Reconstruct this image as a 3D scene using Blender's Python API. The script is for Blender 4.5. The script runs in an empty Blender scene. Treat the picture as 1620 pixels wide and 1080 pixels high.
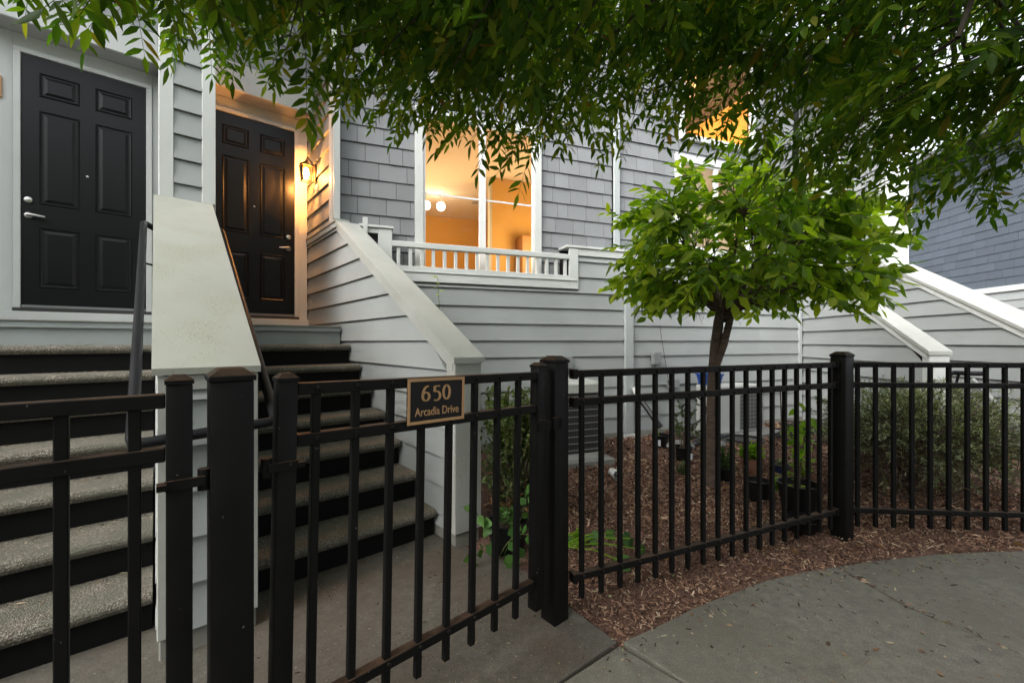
import bpy, bmesh, math, random
import numpy as np
from mathutils import Vector, Matrix

random.seed(7); rng = np.random.default_rng(7)
R = math.radians
sc = bpy.context.scene
col = sc.collection

# ------------------------------------------------------------------ camera
cam_d = bpy.data.cameras.new('camera'); cam = bpy.data.objects.new('camera', cam_d); col.objects.link(cam)
cam.location = (0, 0, 1.41); cam.rotation_euler = (R(90), 0, 0)
cam_d.sensor_width = 36; cam_d.lens = 667/1620*36; cam_d.clip_start = .02; cam_d.clip_end = 2000
sc.camera = cam

# ------------------------------------------------------------------ sky and sun (bright overcast)
SUN_EL, SUN_AZ = 42, 221          # degrees; azimuth measured clockwise from +Y
w = bpy.data.worlds.new('World'); sc.world = w; w.use_nodes = True
nt = w.node_tree; bg = nt.nodes['Background']
sky = nt.nodes.new('ShaderNodeTexSky'); sky.sky_type = 'NISHITA'; sky.sun_disc = False
sky.sun_elevation = R(SUN_EL); sky.sun_rotation = R(SUN_AZ); sky.air_density = 1.0; sky.dust_density = 4.0; sky.ozone_density = 1.0
hs = nt.nodes.new('ShaderNodeHueSaturation'); hs.inputs['Saturation'].default_value = .22
nt.links.new(sky.outputs[0], hs.inputs['Color']); nt.links.new(hs.outputs[0], bg.inputs['Color'])
bg.inputs['Strength'].default_value = .15
sun_d = bpy.data.lights.new('sun', 'SUN'); sun_d.energy = .55; sun_d.angle = R(40); sun_d.color = (1, .96, .9)
sun = bpy.data.objects.new('sun', sun_d); col.objects.link(sun)
sd = Vector((math.sin(R(SUN_AZ))*math.cos(R(SUN_EL)), math.cos(R(SUN_AZ))*math.cos(R(SUN_EL)), math.sin(R(SUN_EL))))
sun.rotation_euler = sd.to_track_quat('Z', 'Y').to_euler(); sun.location = sd*30
vs = sc.view_settings; vs.view_transform = 'Standard'; vs.look = 'None'; vs.gamma = 1; vs.exposure = 1.85; vs.use_curve_mapping = False
sc.render.engine = 'CYCLES'
cy_ = sc.cycles; cy_.max_bounces = 6; cy_.transparent_max_bounces = 12; cy_.transmission_bounces = 4; cy_.diffuse_bounces = 3
cy_.use_denoising = True; cy_.sample_clamp_indirect = 6

# ------------------------------------------------------------------ materials
MATS = {}
def mat(name):
    m = bpy.data.materials.new(name); m.use_nodes = True
    return m, m.node_tree.nodes, m.node_tree.links, m.node_tree.nodes['Principled BSDF']
def N(nodes, t, **k):
    n = nodes.new(t)
    for a, v in k.items(): setattr(n, a, v)
    return n
def pos_scaled(nodes, links, s):
    g = N(nodes, 'ShaderNodeNewGeometry'); v = N(nodes, 'ShaderNodeVectorMath', operation='MULTIPLY')
    v.inputs[1].default_value = s if isinstance(s, tuple) else (s, s, s)
    links.new(g.outputs['Position'], v.inputs[0]); return v.outputs[0]
def noise(nodes, links, s, detail=4, rough=.55):
    n = N(nodes, 'ShaderNodeTexNoise'); n.inputs['Scale'].default_value = 1; n.inputs['Detail'].default_value = detail; n.inputs['Roughness'].default_value = rough
    links.new(pos_scaled(nodes, links, s), n.inputs['Vector']); return n.outputs['Fac']
def ramp(nodes, links, fac, stops):
    r = N(nodes, 'ShaderNodeValToRGB'); el = r.color_ramp.elements
    while len(el) < len(stops): el.new(.5)
    for e, (p, c) in zip(el, stops): e.position = p; e.color = (*c, 1) if len(c) == 3 else c
    links.new(fac, r.inputs[0]); return r.outputs[0]
def mix(nodes, links, fac, a, b, mode='MIX'):
    m = N(nodes, 'ShaderNodeMix', data_type='RGBA', blend_type=mode)
    for i, x in ((0, fac), (6, a), (7, b)):
        if isinstance(x, (int, float)): m.inputs[i].default_value = x
        elif isinstance(x, tuple): m.inputs[i].default_value = (*x, 1)
        else: links.new(x, m.inputs[i])
    return m.outputs[2]
def bump(nodes, links, b, h, dist=.002, strength=.6):
    n = N(nodes, 'ShaderNodeBump'); n.inputs['Strength'].default_value = strength; n.inputs['Distance'].default_value = dist
    links.new(h, n.inputs['Height']); links.new(n.outputs[0], b.inputs['Normal'])
g3 = lambda v: (v, v, v)
def paint(name, c, rough=.55, grain=True, var=.1, dirt=0.0, island=0.0, spec=.35):
    m, nd, lk, b = mat(name)
    f = noise(nd, lk, 1.6, 5); k = ramp(nd, lk, f, [(.25, g3(1-var)), (.75, g3(1+var*.4))])
    out = mix(nd, lk, 1.0, c, k, 'MULTIPLY')
    if island:
        g = N(nd, 'ShaderNodeObjectInfo'); k2 = ramp(nd, lk, g.outputs['Random'], [(0, g3(1-island)), (1, g3(1.0))])
        out = mix(nd, lk, 1.0, out, k2, 'MULTIPLY')
    if dirt:
        d1 = noise(nd, lk, (120, 120, 120), 3, .6); d2 = noise(nd, lk, 3.0, 4)
        m1 = ramp(nd, lk, d1, [(.55, g3(0)), (.66, g3(.9))]); m2 = ramp(nd, lk, d2, [(.47, g3(.0)), (.66, g3(1))])
        mm = mix(nd, lk, 1.0, m1, m2, 'MULTIPLY')
        mm = mix(nd, lk, 1.0, mm, g3(dirt), 'MULTIPLY')
        out = mix(nd, lk, mm, out, (.07, .075, .06))
        d3 = ramp(nd, lk, d2, [(.35, g3(0)), (.75, g3(dirt*.5))])
        out = mix(nd, lk, d3, out, (.30, .30, .22))
    lk.new(out, b.inputs['Base Color']); b.inputs['Roughness'].default_value = rough; b.inputs['Specular IOR Level'].default_value = spec
    if grain: bump(nd, lk, b, noise(nd, lk, (5, 5, 170), 4, .6), .0016, .55)
    else: bump(nd, lk, b, noise(nd, lk, 90, 3), .0008, .35)
    MATS[name] = m; return m
paint('siding', (.335, .355, .35), .6, island=.09)
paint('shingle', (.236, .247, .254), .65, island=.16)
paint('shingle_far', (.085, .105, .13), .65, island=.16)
paint('white', (.58, .60, .58), .5, grain=False, var=.08)
paint('white_dirty', (.335, .345, .315), .55, grain=False, var=.12, dirt=1.0)
paint('white_worn', (.42, .43, .405), .55, grain=False, var=.14, dirt=.45)
paint('grey_trim', (.40, .43, .43), .55, grain=False)
paint('door_paint', (.0036, .004, .0048), .36, grain=False, var=.15, spec=.27)
paint('soffit', (.42, .42, .41), .6)
paint('foundation', (.22, .22, .20), .85, grain=False, var=.3, dirt=.6)
paint('riser_paint', (.005, .005, .0052), .6, grain=False, var=.2, spec=.15)
paint('riser_grey', (.30, .33, .33), .6, grain=False, var=.2, dirt=.5)
paint('galv', (.24, .25, .25), .45, grain=False)
paint('ac_body', (.50, .51, .48), .45, grain=False)
paint('ac_coil', (.13, .13, .125), .6, grain=False)
paint('ac_dark', (.045, .045, .043), .6, grain=False)
paint('pot_black', (.008, .008, .0085), .45, grain=False, spec=.25)
paint('pot_terra', (.27, .13, .085), .8, grain=False, var=.25)
paint('pot_blue', (.018, .028, .07), .3, grain=False)
paint('bin_blue', (.02, .07, .30), .4, grain=False)
paint('paper', (.62, .66, .70), .6, grain=False)
paint('interior_cream', (.76, .70, .60), .8, grain=False, var=.02)
paint('interior_tan', (.70, .42, .13), .8, grain=False, var=.03)
paint('cabinet', (.35, .17, .06), .5, grain=False, var=.1)
paint('curtain', (.72, .62, .48), .9, grain=False)
paint('bronze', (.46, .27, .13), .45, grain=False, var=.15)
paint('brown_stem', (.10, .075, .05), .8, grain=False, var=.3)
paint('soil', (.05, .035, .025), .95, grain=False, var=.4)
paint('lap_shade', (.012, .012, .013), .95, grain=False); paint('roofing', (.10, .10, .105), .9, grain=False)  # wall-core black behind board and shingle gaps paints in the lap shadow lines
def metal_black(name, c, rough, dust=.75):
    m, nd, lk, b = mat(name)
    f = noise(nd, lk, 9, 5)
    out = mix(nd, lk, 1.0, c, ramp(nd, lk, f, [(.3, g3(.8)), (.7, g3(1.25))]), 'MULTIPLY')
    sp = ramp(nd, lk, noise(nd, lk, 55, 2), [(.75, g3(0)), (.775, g3(1))])
    out = mix(nd, lk, sp, out, (.16, .15, .14))
    gg = N(nd, 'ShaderNodeNewGeometry'); sx = N(nd, 'ShaderNodeSeparateXYZ'); lk.new(gg.outputs['Normal'], sx.inputs[0])
    du = mix(nd, lk, 1.0, ramp(nd, lk, sx.outputs['Z'], [(.55, g3(0)), (.9, g3(dust))]), ramp(nd, lk, noise(nd, lk, 14, 4), [(.35, g3(.25)), (.6, g3(1))]), 'MULTIPLY')
    out = mix(nd, lk, du, out, (.085, .052, .034))
    lk.new(out, b.inputs['Base Color']); b.inputs['Roughness'].default_value = rough; b.inputs['Specular IOR Level'].default_value = .18
    lk.new(ramp(nd, lk, f, [(.2, g3(rough*.85)), (.8, g3(min(1, rough*1.3)))]), b.inputs['Roughness'])
    bump(nd, lk, b, noise(nd, lk, 260, 2), .0004, .35)
    MATS[name] = m
metal_black('fence_black', (.0034, .0033, .0032), .5)
metal_black('rail_black', (.012, .012, .014), .36, 0.)
def simple(name, c, rough=.5, metallic=0., emit=None, es=0):
    m, nd, lk, b = mat(name); b.inputs['Base Color'].default_value = (*c, 1); b.inputs['Roughness'].default_value = rough; b.inputs['Metallic'].default_value = metallic
    if emit: b.inputs['Emission Color'].default_value = (*emit, 1); b.inputs['Emission Strength'].default_value = es
    MATS[name] = m; return m
simple('nickel', (.62, .60, .57), .28, 1.0)
simple('lantern_metal', (.16, .10, .05), .4, 1.0)
simple('bulb', (1, .8, .5), .4, 0, (1, .70, .32), 11)
simple('globe', (1, .9, .75), .4, 0, (1, .82, .55), 5)
simple('wire', (.27, .27, .26), .45, .2); simple('wire_dim', (.10, .10, .095), .5)
simple('hose_black', (.02, .02, .021), .4)
simple('insulation', (.55, .55, .53), .9)
simple('white_plastic', (.72, .73, .72), .4)
def glass(name, tint, fac):
    m = bpy.data.materials.new(name); m.use_nodes = True; nd = m.node_tree.nodes; lk = m.node_tree.links; nd.clear()
    o = N(nd, 'ShaderNodeOutputMaterial'); t = N(nd, 'ShaderNodeBsdfTransparent'); t.inputs[0].default_value = (*tint, 1)
    gl = N(nd, 'ShaderNodeBsdfGlossy'); gl.inputs['Roughness'].default_value = .02
    lw = N(nd, 'ShaderNodeLayerWeight'); lw.inputs[0].default_value = fac; mx = N(nd, 'ShaderNodeMixShader')
    lk.new(lw.outputs['Fresnel'], mx.inputs[0]); lk.new(t.outputs[0], mx.inputs[1]); lk.new(gl.outputs[0], mx.inputs[2]); lk.new(mx.outputs[0], o.inputs[0])
    MATS[name] = m
glass('pane_glass', (.95, .95, .93), .18); glass('lantern_glass', (1, .95, .85), .15); glass('dark_glass', (.25, .28, .32), .3)
def leafmat(name, stops, trans=.35, rough=.45):
    m, nd, lk, b = mat(name)
    g = N(nd, 'ShaderNodeNewGeometry'); c = ramp(nd, lk, g.outputs['Random Per Island'], stops)
    c = mix(nd, lk, 1.0, c, ramp(nd, lk, noise(nd, lk, 2.2, 3), [(.3, g3(.72)), (.7, g3(1.2))]), 'MULTIPLY')
    lk.new(c, b.inputs['Base Color']); b.inputs['Roughness'].default_value = rough; b.inputs['Specular IOR Level'].default_value = .22
    t = N(nd, 'ShaderNodeBsdfTranslucent'); tc = mix(nd, lk, 1.0, c, (2.0, 2.2, .5), 'MULTIPLY'); lk.new(tc, t.inputs[0])
    mx = N(nd, 'ShaderNodeMixShader'); mx.inputs[0].default_value = trans
    lk.new(b.outputs[0], mx.inputs[1]); lk.new(t.outputs[0], mx.inputs[2]); lk.new(mx.outputs[0], nd['Material Output'].inputs[0])
    MATS[name] = m
leafmat('leaf_canopy', [(0, (.03, .075, .010)), (.4, (.065, .135, .014)), (.75, (.11, .18, .018)), (.95, (.17, .22, .024)), (.99, (.24, .21, .03)), (1, (.20, .10, .03))], .5, .5)
leafmat('leaf_small', [(0, (.06, .12, .018)), (.4, (.14, .23, .026)), (.75, (.25, .34, .034)), (1, (.37, .43, .05))], .5, .42)
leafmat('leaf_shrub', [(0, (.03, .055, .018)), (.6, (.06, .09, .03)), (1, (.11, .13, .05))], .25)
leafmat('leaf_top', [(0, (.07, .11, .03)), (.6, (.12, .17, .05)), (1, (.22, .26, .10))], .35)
leafmat('leaf_grey', [(0, (.045, .06, .03)), (.4, (.13, .16, .085)), (.8, (.29, .33, .20)), (.97, (.42, .45, .31)), (1, (.20, .14, .08))], .25, .6)
leafmat('leaf_lime', [(0, (.13, .25, .025)), (1, (.26, .38, .04))], .5)
leafmat('leaf_broad', [(0, (.04, .10, .025)), (1, (.08, .17, .04))], .3)
leafmat('leaf_dead', [(0, (.10, .05, .025)), (1, (.20, .11, .05))], .2, .7)
leafmat('bark_chip', [(0, (.018, .010, .007)), (.28, (.115, .061, .042)), (.68, (.27, .150, .102)), (.92, (.40, .27, .185)), (1, (.58, .46, .33))], .0, .85)
leafmat('litter', [(0, (.03, .022, .016)), (.5, (.06, .04, .027)), (.7, (.20, .11, .06)), (.88, (.40, .34, .25)), (1, (.16, .20, .05))], .0, .8)
def bark(name, c1, c2, zs=4):
    m, nd, lk, b = mat(name)
    f = noise(nd, lk, (14, 14, zs*9), 6, .65); f2 = noise(nd, lk, (40, 40, 8), 4)
    lk.new(ramp(nd, lk, f, [(.3, c1), (.7, c2)]), b.inputs['Base Color']); b.inputs['Roughness'].default_value = .85
    bump(nd, lk, b, mix(nd, lk, .5, f, f2), .006, .9); MATS[name] = m
bark('bark_cherry', (.03, .02, .014), (.12, .082, .06)); bark('bark_ash', (.03, .025, .018), (.075, .06, .045), 1)
def concrete(name, base, stain):
    m, nd, lk, b = mat(name)
    f1 = noise(nd, lk, 1.5, 6, .6); f2 = noise(nd, lk, 18, 5, .7); f3 = noise(nd, lk, 160, 3, .7)
    c = mix(nd, lk, 1.0, base, ramp(nd, lk, f2, [(.25, g3(.55)), (.75, g3(1.25))]), 'MULTIPLY')
    c = mix(nd, lk, ramp(nd, lk, f1, [(.38, g3(0)), (.66, g3(.8))]), c, stain)
    c = mix(nd, lk, 1.0, c, ramp(nd, lk, f3, [(.3, g3(.60)), (.68, g3(1.28))]), 'MULTIPLY')
    sp = ramp(nd, lk, noise(nd, lk, 75, 2), [(.70, g3(0)), (.74, g3(.6))]); c = mix(nd, lk, sp, c, (.34, .32, .27))
    pt = ramp(nd, lk, noise(nd, lk, 5.3, 6, .7), [(.58, g3(0)), (.72, g3(.55))]); c = mix(nd, lk, pt, c, (.05, .048, .042))
    lk.new(c, b.inputs['Base Color']); b.inputs['Roughness'].default_value = .82
    bump(nd, lk, b, mix(nd, lk, .5, f2, f3), .004, .55); MATS[name] = m
concrete('concrete', (.150, .142, .118), (.105, .093, .074)); concrete('concrete_walk', (.088, .082, .066), (.060, .044, .033)); concrete('pad_concrete', (.25, .25, .235), (.20, .20, .18))
def aggregate():
    m, nd, lk, b = mat('aggregate')
    v = N(nd, 'ShaderNodeTexVoronoi'); v.inputs['Scale'].default_value = 1; lk.new(pos_scaled(nd, lk, 150.), v.inputs['Vector'])
    sep = N(nd, 'ShaderNodeSeparateColor'); lk.new(v.outputs['Color'], sep.inputs[0])
    c = ramp(nd, lk, sep.outputs[0], [(0, (.11, .09, .068)), (.35, (.18, .15, .115)), (.7, (.27, .24, .19)), (1, (.42, .39, .33))])
    e = ramp(nd, lk, v.outputs['Distance'], [(.25, g3(1.0)), (.62, g3(.35))]); c = mix(nd, lk, 1.0, c, e, 'MULTIPLY')
    g = N(nd, 'ShaderNodeNewGeometry'); sx = N(nd, 'ShaderNodeSeparateXYZ'); lk.new(g.outputs['Normal'], sx.inputs[0])
    d = ramp(nd, lk, noise(nd, lk, 6, 5, .65), [(.36, g3(0)), (.66, g3(.9))]); c = mix(nd, lk, d, c, (.085, .085, .062))
    lk.new(c, b.inputs['Base Color']); b.inputs['Roughness'].default_value = .8
    inv = ramp(nd, lk, v.outputs['Distance'], [(0, g3(1)), (.6, g3(0))]); bump(nd, lk, b, inv, .004, .8); MATS['aggregate'] = m
aggregate()
def mulch():
    m, nd, lk, b = mat('mulch')
    f = noise(nd, lk, 60, 6, .75); f1 = noise(nd, lk, 1.2, 3)
    c = ramp(nd, lk, f, [(.3, (.03, .017, .012)), (.52, (.13, .068, .048)), (.72, (.27, .15, .105)), (.85, (.40, .27, .18))])
    lk.new(c, b.inputs['Base Color']); b.inputs['Roughness'].default_value = .95; bump(nd, lk, b, f, .012, 1.0); MATS['mulch'] = m
mulch()

# ------------------------------------------------------------------ building helpers
def mesh_from(name, verts, faces, smooth=False, sharp=None):
    me = bpy.data.meshes.new(name); me.from_pydata([tuple(v) for v in verts], [], faces); me.update()
    if smooth:
        for p in me.polygons: p.use_smooth = True
        if sharp: me.set_sharp_from_angle(angle=R(sharp))
    return me
def link(name, me, m=None, parent=None, loc=(0, 0, 0), rot=(0, 0, 0), scale=(1, 1, 1)):
    if m is not None and me is not None and not me.materials: me.materials.append(MATS[m])
    o = bpy.data.objects.new(name, me); col.objects.link(o); o.parent = parent; o.location = loc; o.rotation_euler = rot; o.scale = scale
    return o
def tag(o, label=None, cat=None, group=None, kind=None):
    if label: o['label'] = label
    if cat: o['category'] = cat
    if group: o['group'] = group
    if kind: o['kind'] = kind
    return o
BOXF = [(0, 3, 2, 1), (4, 5, 6, 7), (0, 1, 5, 4), (1, 2, 6, 5), (2, 3, 7, 6), (3, 0, 4, 7)]
def boxv(a, b):
    (x0, y0, z0), (x1, y1, z1) = a, b
    return [(x0, y0, z0), (x1, y0, z0), (x1, y1, z0), (x0, y1, z0), (x0, y0, z1), (x1, y0, z1), (x1, y1, z1), (x0, y1, z1)]
def box_mesh(name, a, b, bev=0., seg=1):
    me = mesh_from(name, boxv(a, b), BOXF)
    if bev: bevel(me, bev, seg)
    return me
def bevel(me, bev, seg=1):
    bm = bmesh.new(); bm.from_mesh(me)
    bmesh.ops.bevel(bm, geom=bm.edges[:], offset=bev, segments=seg, profile=.5, affect='EDGES', clamp_overlap=True)
    bm.to_mesh(me); bm.free()
    if seg > 1:
        for p in me.polygons: p.use_smooth = True
        me.set_sharp_from_angle(angle=R(40))
class Geo:                                   # collects several shapes of ONE part
    def __init__(s): s.v = []; s.f = []
    def add(s, verts, faces):
        n = len(s.v); s.v += [tuple(v) for v in verts]; s.f += [tuple(i+n for i in f) for f in faces]; return s
    def box(s, a, b): return s.add(boxv(a, b), BOXF)
    def tube(s, pts, rad, n=8, cap=True):
        v, f = tube(pts, rad, n, cap); return s.add(v, f)
    def mesh(s, name, smooth=False, sharp=40): return mesh_from(name, s.v, s.f, smooth, sharp)
def tube(pts, rad, n=8, cap=True):
    pts = [Vector(p) for p in pts]; m = len(pts)
    if not hasattr(rad, '__len__'): rad = [rad]*m
    V = []; Fc = []; ref = Vector((0, 0, 1)); prev = None
    for i, p in enumerate(pts):
        t = (pts[min(i+1, m-1)]-pts[max(i-1, 0)]).normalized()
        if prev is None: a = t.cross(ref if abs(t.z) < .9 else Vector((1, 0, 0))).normalized()
        else:
            a = (prev - t*prev.dot(t))
            a = a.normalized() if a.length > 1e-6 else t.orthogonal().normalized()
        prev = a; b = t.cross(a)
        for k in range(n):
            q = 2*math.pi*(k+.5)/n; V.append(p + (a*math.cos(q)+b*math.sin(q))*rad[i])
    for i in range(m-1):
        for k in range(n): Fc.append((i*n+k, i*n+(k+1) % n, (i+1)*n+(k+1) % n, (i+1)*n+k))
    if cap: Fc.append(tuple(range(n-1, -1, -1))); Fc.append(tuple((m-1)*n+k for k in range(n)))
    return V, Fc
def lathe(prof, n=20, cap_bottom=True):
    V = []; Fc = []
    for r, z in prof:
        for k in range(n): a = 2*math.pi*k/n; V.append((r*math.cos(a), r*math.sin(a), z))
    for i in range(len(prof)-1):
        for k in range(n): Fc.append((i*n+k, i*n+(k+1) % n, (i+1)*n+(k+1) % n, (i+1)*n+k))
    if cap_bottom: Fc.append(tuple(range(n-1, -1, -1)))
    return V, Fc
class Frame:                                 # a building's own axes: u along its front, v into it
    def __init__(s, deg):
        a = R(deg); s.rz = -a; s.U = (math.cos(a), -math.sin(a)); s.V = (math.sin(a), math.cos(a))
    def w(s, u, v, z=0): return (u*s.U[0]+v*s.V[0], u*s.U[1]+v*s.V[1], z)
class Thing:
    def __init__(s, fr, name, label, cat, u0, v0, z0=0., group=None, kind=None):
        s.fr = fr; s.o0 = (u0, v0, z0)
        s.root = bpy.data.objects.new(name, None); s.root.empty_display_size = .1; col.objects.link(s.root)
        s.root.location = fr.w(u0, v0, z0); s.root.rotation_euler = (0, 0, fr.rz); tag(s.root, label, cat, group, kind)
    def rel(s, p): return (p[0]-s.o0[0], p[1]-s.o0[1], p[2]-s.o0[2])
    def box(s, name, u0, u1, v0, v1, z0, z1, m, bev=0., parent=None, seg=1):
        return link(name, box_mesh(name, s.rel((u0, v0, z0)), s.rel((u1, v1, z1)), bev, seg), m, parent or s.root)
    def poly(s, name, verts, faces, m, parent=None, bev=0., smooth=False):
        me = mesh_from(name, [s.rel(v) for v in verts], faces, smooth, 40)
        if bev: bevel(me, bev)
        return link(name, me, m, parent or s.root)
    def geo(s, name, g, m, parent=None, smooth=False):
        return link(name, mesh_from(name, [s.rel(v) for v in g.v], g.f, smooth, 40), m, parent or s.root)
    def share(s, name, me, p, m, parent=None, rot=(0, 0, 0), scale=(1, 1, 1)):
        return link(name, me, m, parent or s.root, s.rel(p), rot, scale)
    # one lap board lying on a wall: corners (s, z), the wall plane at depth d; face 'front' = looks to -v, 'left' = looks to -u
    def board(s, q, d, face, m, name='siding_board', tb=.027, tt=.004):
        (a0, za), (a1, zb), (b1, zc), (b0, zd) = q
        def P(a, dep, z): return (a, d-dep, z) if face == 'front' else (d-dep, a, z)
        v = [P(a0, tb, za), P(a1, tb, zb), P(b1, tt, zc), P(b0, tt, zd), P(a0, 0, za), P(a1, 0, zb), P(b1, 0, zc), P(b0, 0, zd)]
        f = [(0, 1, 2, 3), (5, 4, 7, 6), (0, 4, 5, 1), (1, 5, 6, 2), (2, 6, 7, 3), (3, 7, 4, 0)]
        if face == 'left': f = [t[::-1] for t in f]
        return s.poly(name, v, f, m)
def prism(poly, d0, d1, face):               # extrude a (s,z) outline between two depths
    n = len(poly); mk = (lambda a, d, z: (a, d, z)) if face == 'front' else (lambda a, d, z: (d, a, z))
    v = [mk(a, d0, z) for a, z in poly]+[mk(a, d1, z) for a, z in poly]
    f = [tuple(range(n)), tuple(range(2*n-1, n-1, -1))]+[(i, i+n, (i+1) % n+n, (i+1) % n) for i in range(n)]
    return v, f
FA, FM, FC, FW = Frame(-40.2), Frame(-20.), Frame(6.), Frame(0.)

# ------------------------------------------------------------------ ground, walk, sidewalk
def ground_poly(name, pts, z, m, thick=0., kind='structure', bev=0.):
    n = len(pts); v = [(x, y, z) for x, y in pts]; f = [tuple(range(n))]
    if thick:
        v += [(x, y, z-thick) for x, y in pts]; f += [(i, i+n, (i+1) % n+n, (i+1) % n) for i in range(n)]
    me = mesh_from(name, v, f)
    bm = bmesh.new(); bm.from_mesh(me); bmesh.ops.recalc_face_normals(bm, faces=bm.faces)
    if bev:
        top = [e for e in bm.edges if all(abs(q.co.z-z) < 1e-5 for q in e.verts)]
        bmesh.ops.bevel(bm, geom=top, offset=bev, segments=2, profile=.5, affect='EDGES')
    bm.to_mesh(me); bm.free()
    return tag(link(name, me, m), kind=kind)
ground_poly('ground', [(-300, -300), (300, -300), (300, 300), (-300, 300)], -.06, 'soil')
# mulch bed: gently uneven sheet
def bed_h(x, y):
    return .010*math.sin(11.3*x+3.1*math.sin(2.7*y))*math.cos(9.1*y+2.0*math.sin(3.3*x))+.006*math.sin(23*x+1.3)*math.sin(19*y+4*x)+.012*math.sin(2.1*x+.7)*math.cos(1.7*y)+.008*math.sin(5.3*x+2.2*y)+(.02 if y > 3.2 else .02*max(0, (y-2.4)/.8))
xs = np.arange(-1.5, 11.01, .07); ys = np.arange(1.2, 12.01, .07)
bv = None; nx = len(xs)
bf = [(j*nx+i, j*nx+i+1, (j+1)*nx+i+1, (j+1)*nx+i) for j in range(len(ys)-1) for i in range(nx-1)]

# concrete walk between the gate and the stairs, then the curving sidewalk
wk = [FA.w(u, v)[:2] for u, v in ((-2.4, 1.2), (1.30, 1.21), (1.655, 1.195), (1.675, 1.48), (1.735, 1.90), (1.70, 2.2), (1.62, 2.42), (1.60, 2.80), (-2.4, 2.80))]
ground_poly('walkway', wk, .004, 'concrete_walk', .1, bev=.006)
edge = [(.519, 1.985), (.741, 2.104), (.979, 2.245), (1.226, 2.363), (1.504, 2.495), (1.814, 2.591), (2.034, 2.647)]
edge2 = [(2.050, 2.651), (2.387, 2.726), (2.807, 2.800), (3.24, 2.838)]
edge3 = [(3.256, 2.839), (3.8, 2.85), (4.6, 2.80), (5.6, 2.62)]
S1 = [FA.w(-2.4, 1.188)[:2], FA.w(1.30, 1.198)[:2], (.497, 1.957), (.725, 1.722), (1.55, .25), (1.6, -1.2), (-2.5, -1.2)]
S2 = edge+[(2.10, 2.239), (2.300, 1.9), (3.05, .3), (3.3, -1.2), (1.612, -1.2), (1.562, .255), (.737, 1.729)]
S3 = edge2+[(3.55, 2.25), (4.9, .4), (5.4, -1.2), (3.312, -1.2), (3.062, .303), (2.312, 1.903), (2.113, 2.243)]
S4 = edge3+[(8, 1.9), (8, -1.2), (5.412, -1.2), (4.912, .404), (3.564, 2.254)]
for S in (S1, S2, S3, S4): ground_poly('sidewalk', S, 0., 'concrete', .1, bev=.007)

def inside(poly, X, Y):
    c = np.zeros(len(X), bool); n = len(poly)
    for i in range(n):
        (x0, y0), (x1, y1) = poly[i], poly[(i+1) % n]
        if y0 == y1: continue
        c ^= ((y0 > Y) != (y1 > Y)) & (X < (x1-x0)*(Y-y0)/(y1-y0)+x0)
    return c
GX, GY = np.meshgrid(xs, ys); GX = GX.ravel(); GY = GY.ravel(); paved = np.zeros(len(GX), bool)
slab = lambda X, Y: np.any([inside(S, X, Y) for S in (wk, S1, S2, S3, S4)], axis=0)
paved = slab(GX, GY) | (slab(GX-.03, GY) & slab(GX+.03, GY)) | (slab(GX, GY-.03) & slab(GX, GY+.03)) | (slab(GX-.02, GY-.02) & slab(GX+.02, GY+.02))
bv = [(x, y, -.05 if p else bed_h(x, y)-.020) for x, y, p in zip(GX, GY, paved)]
tag(link('mulch_bed', mesh_from('mulch_bed', bv, bf, True), 'mulch'), kind='structure')

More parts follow.
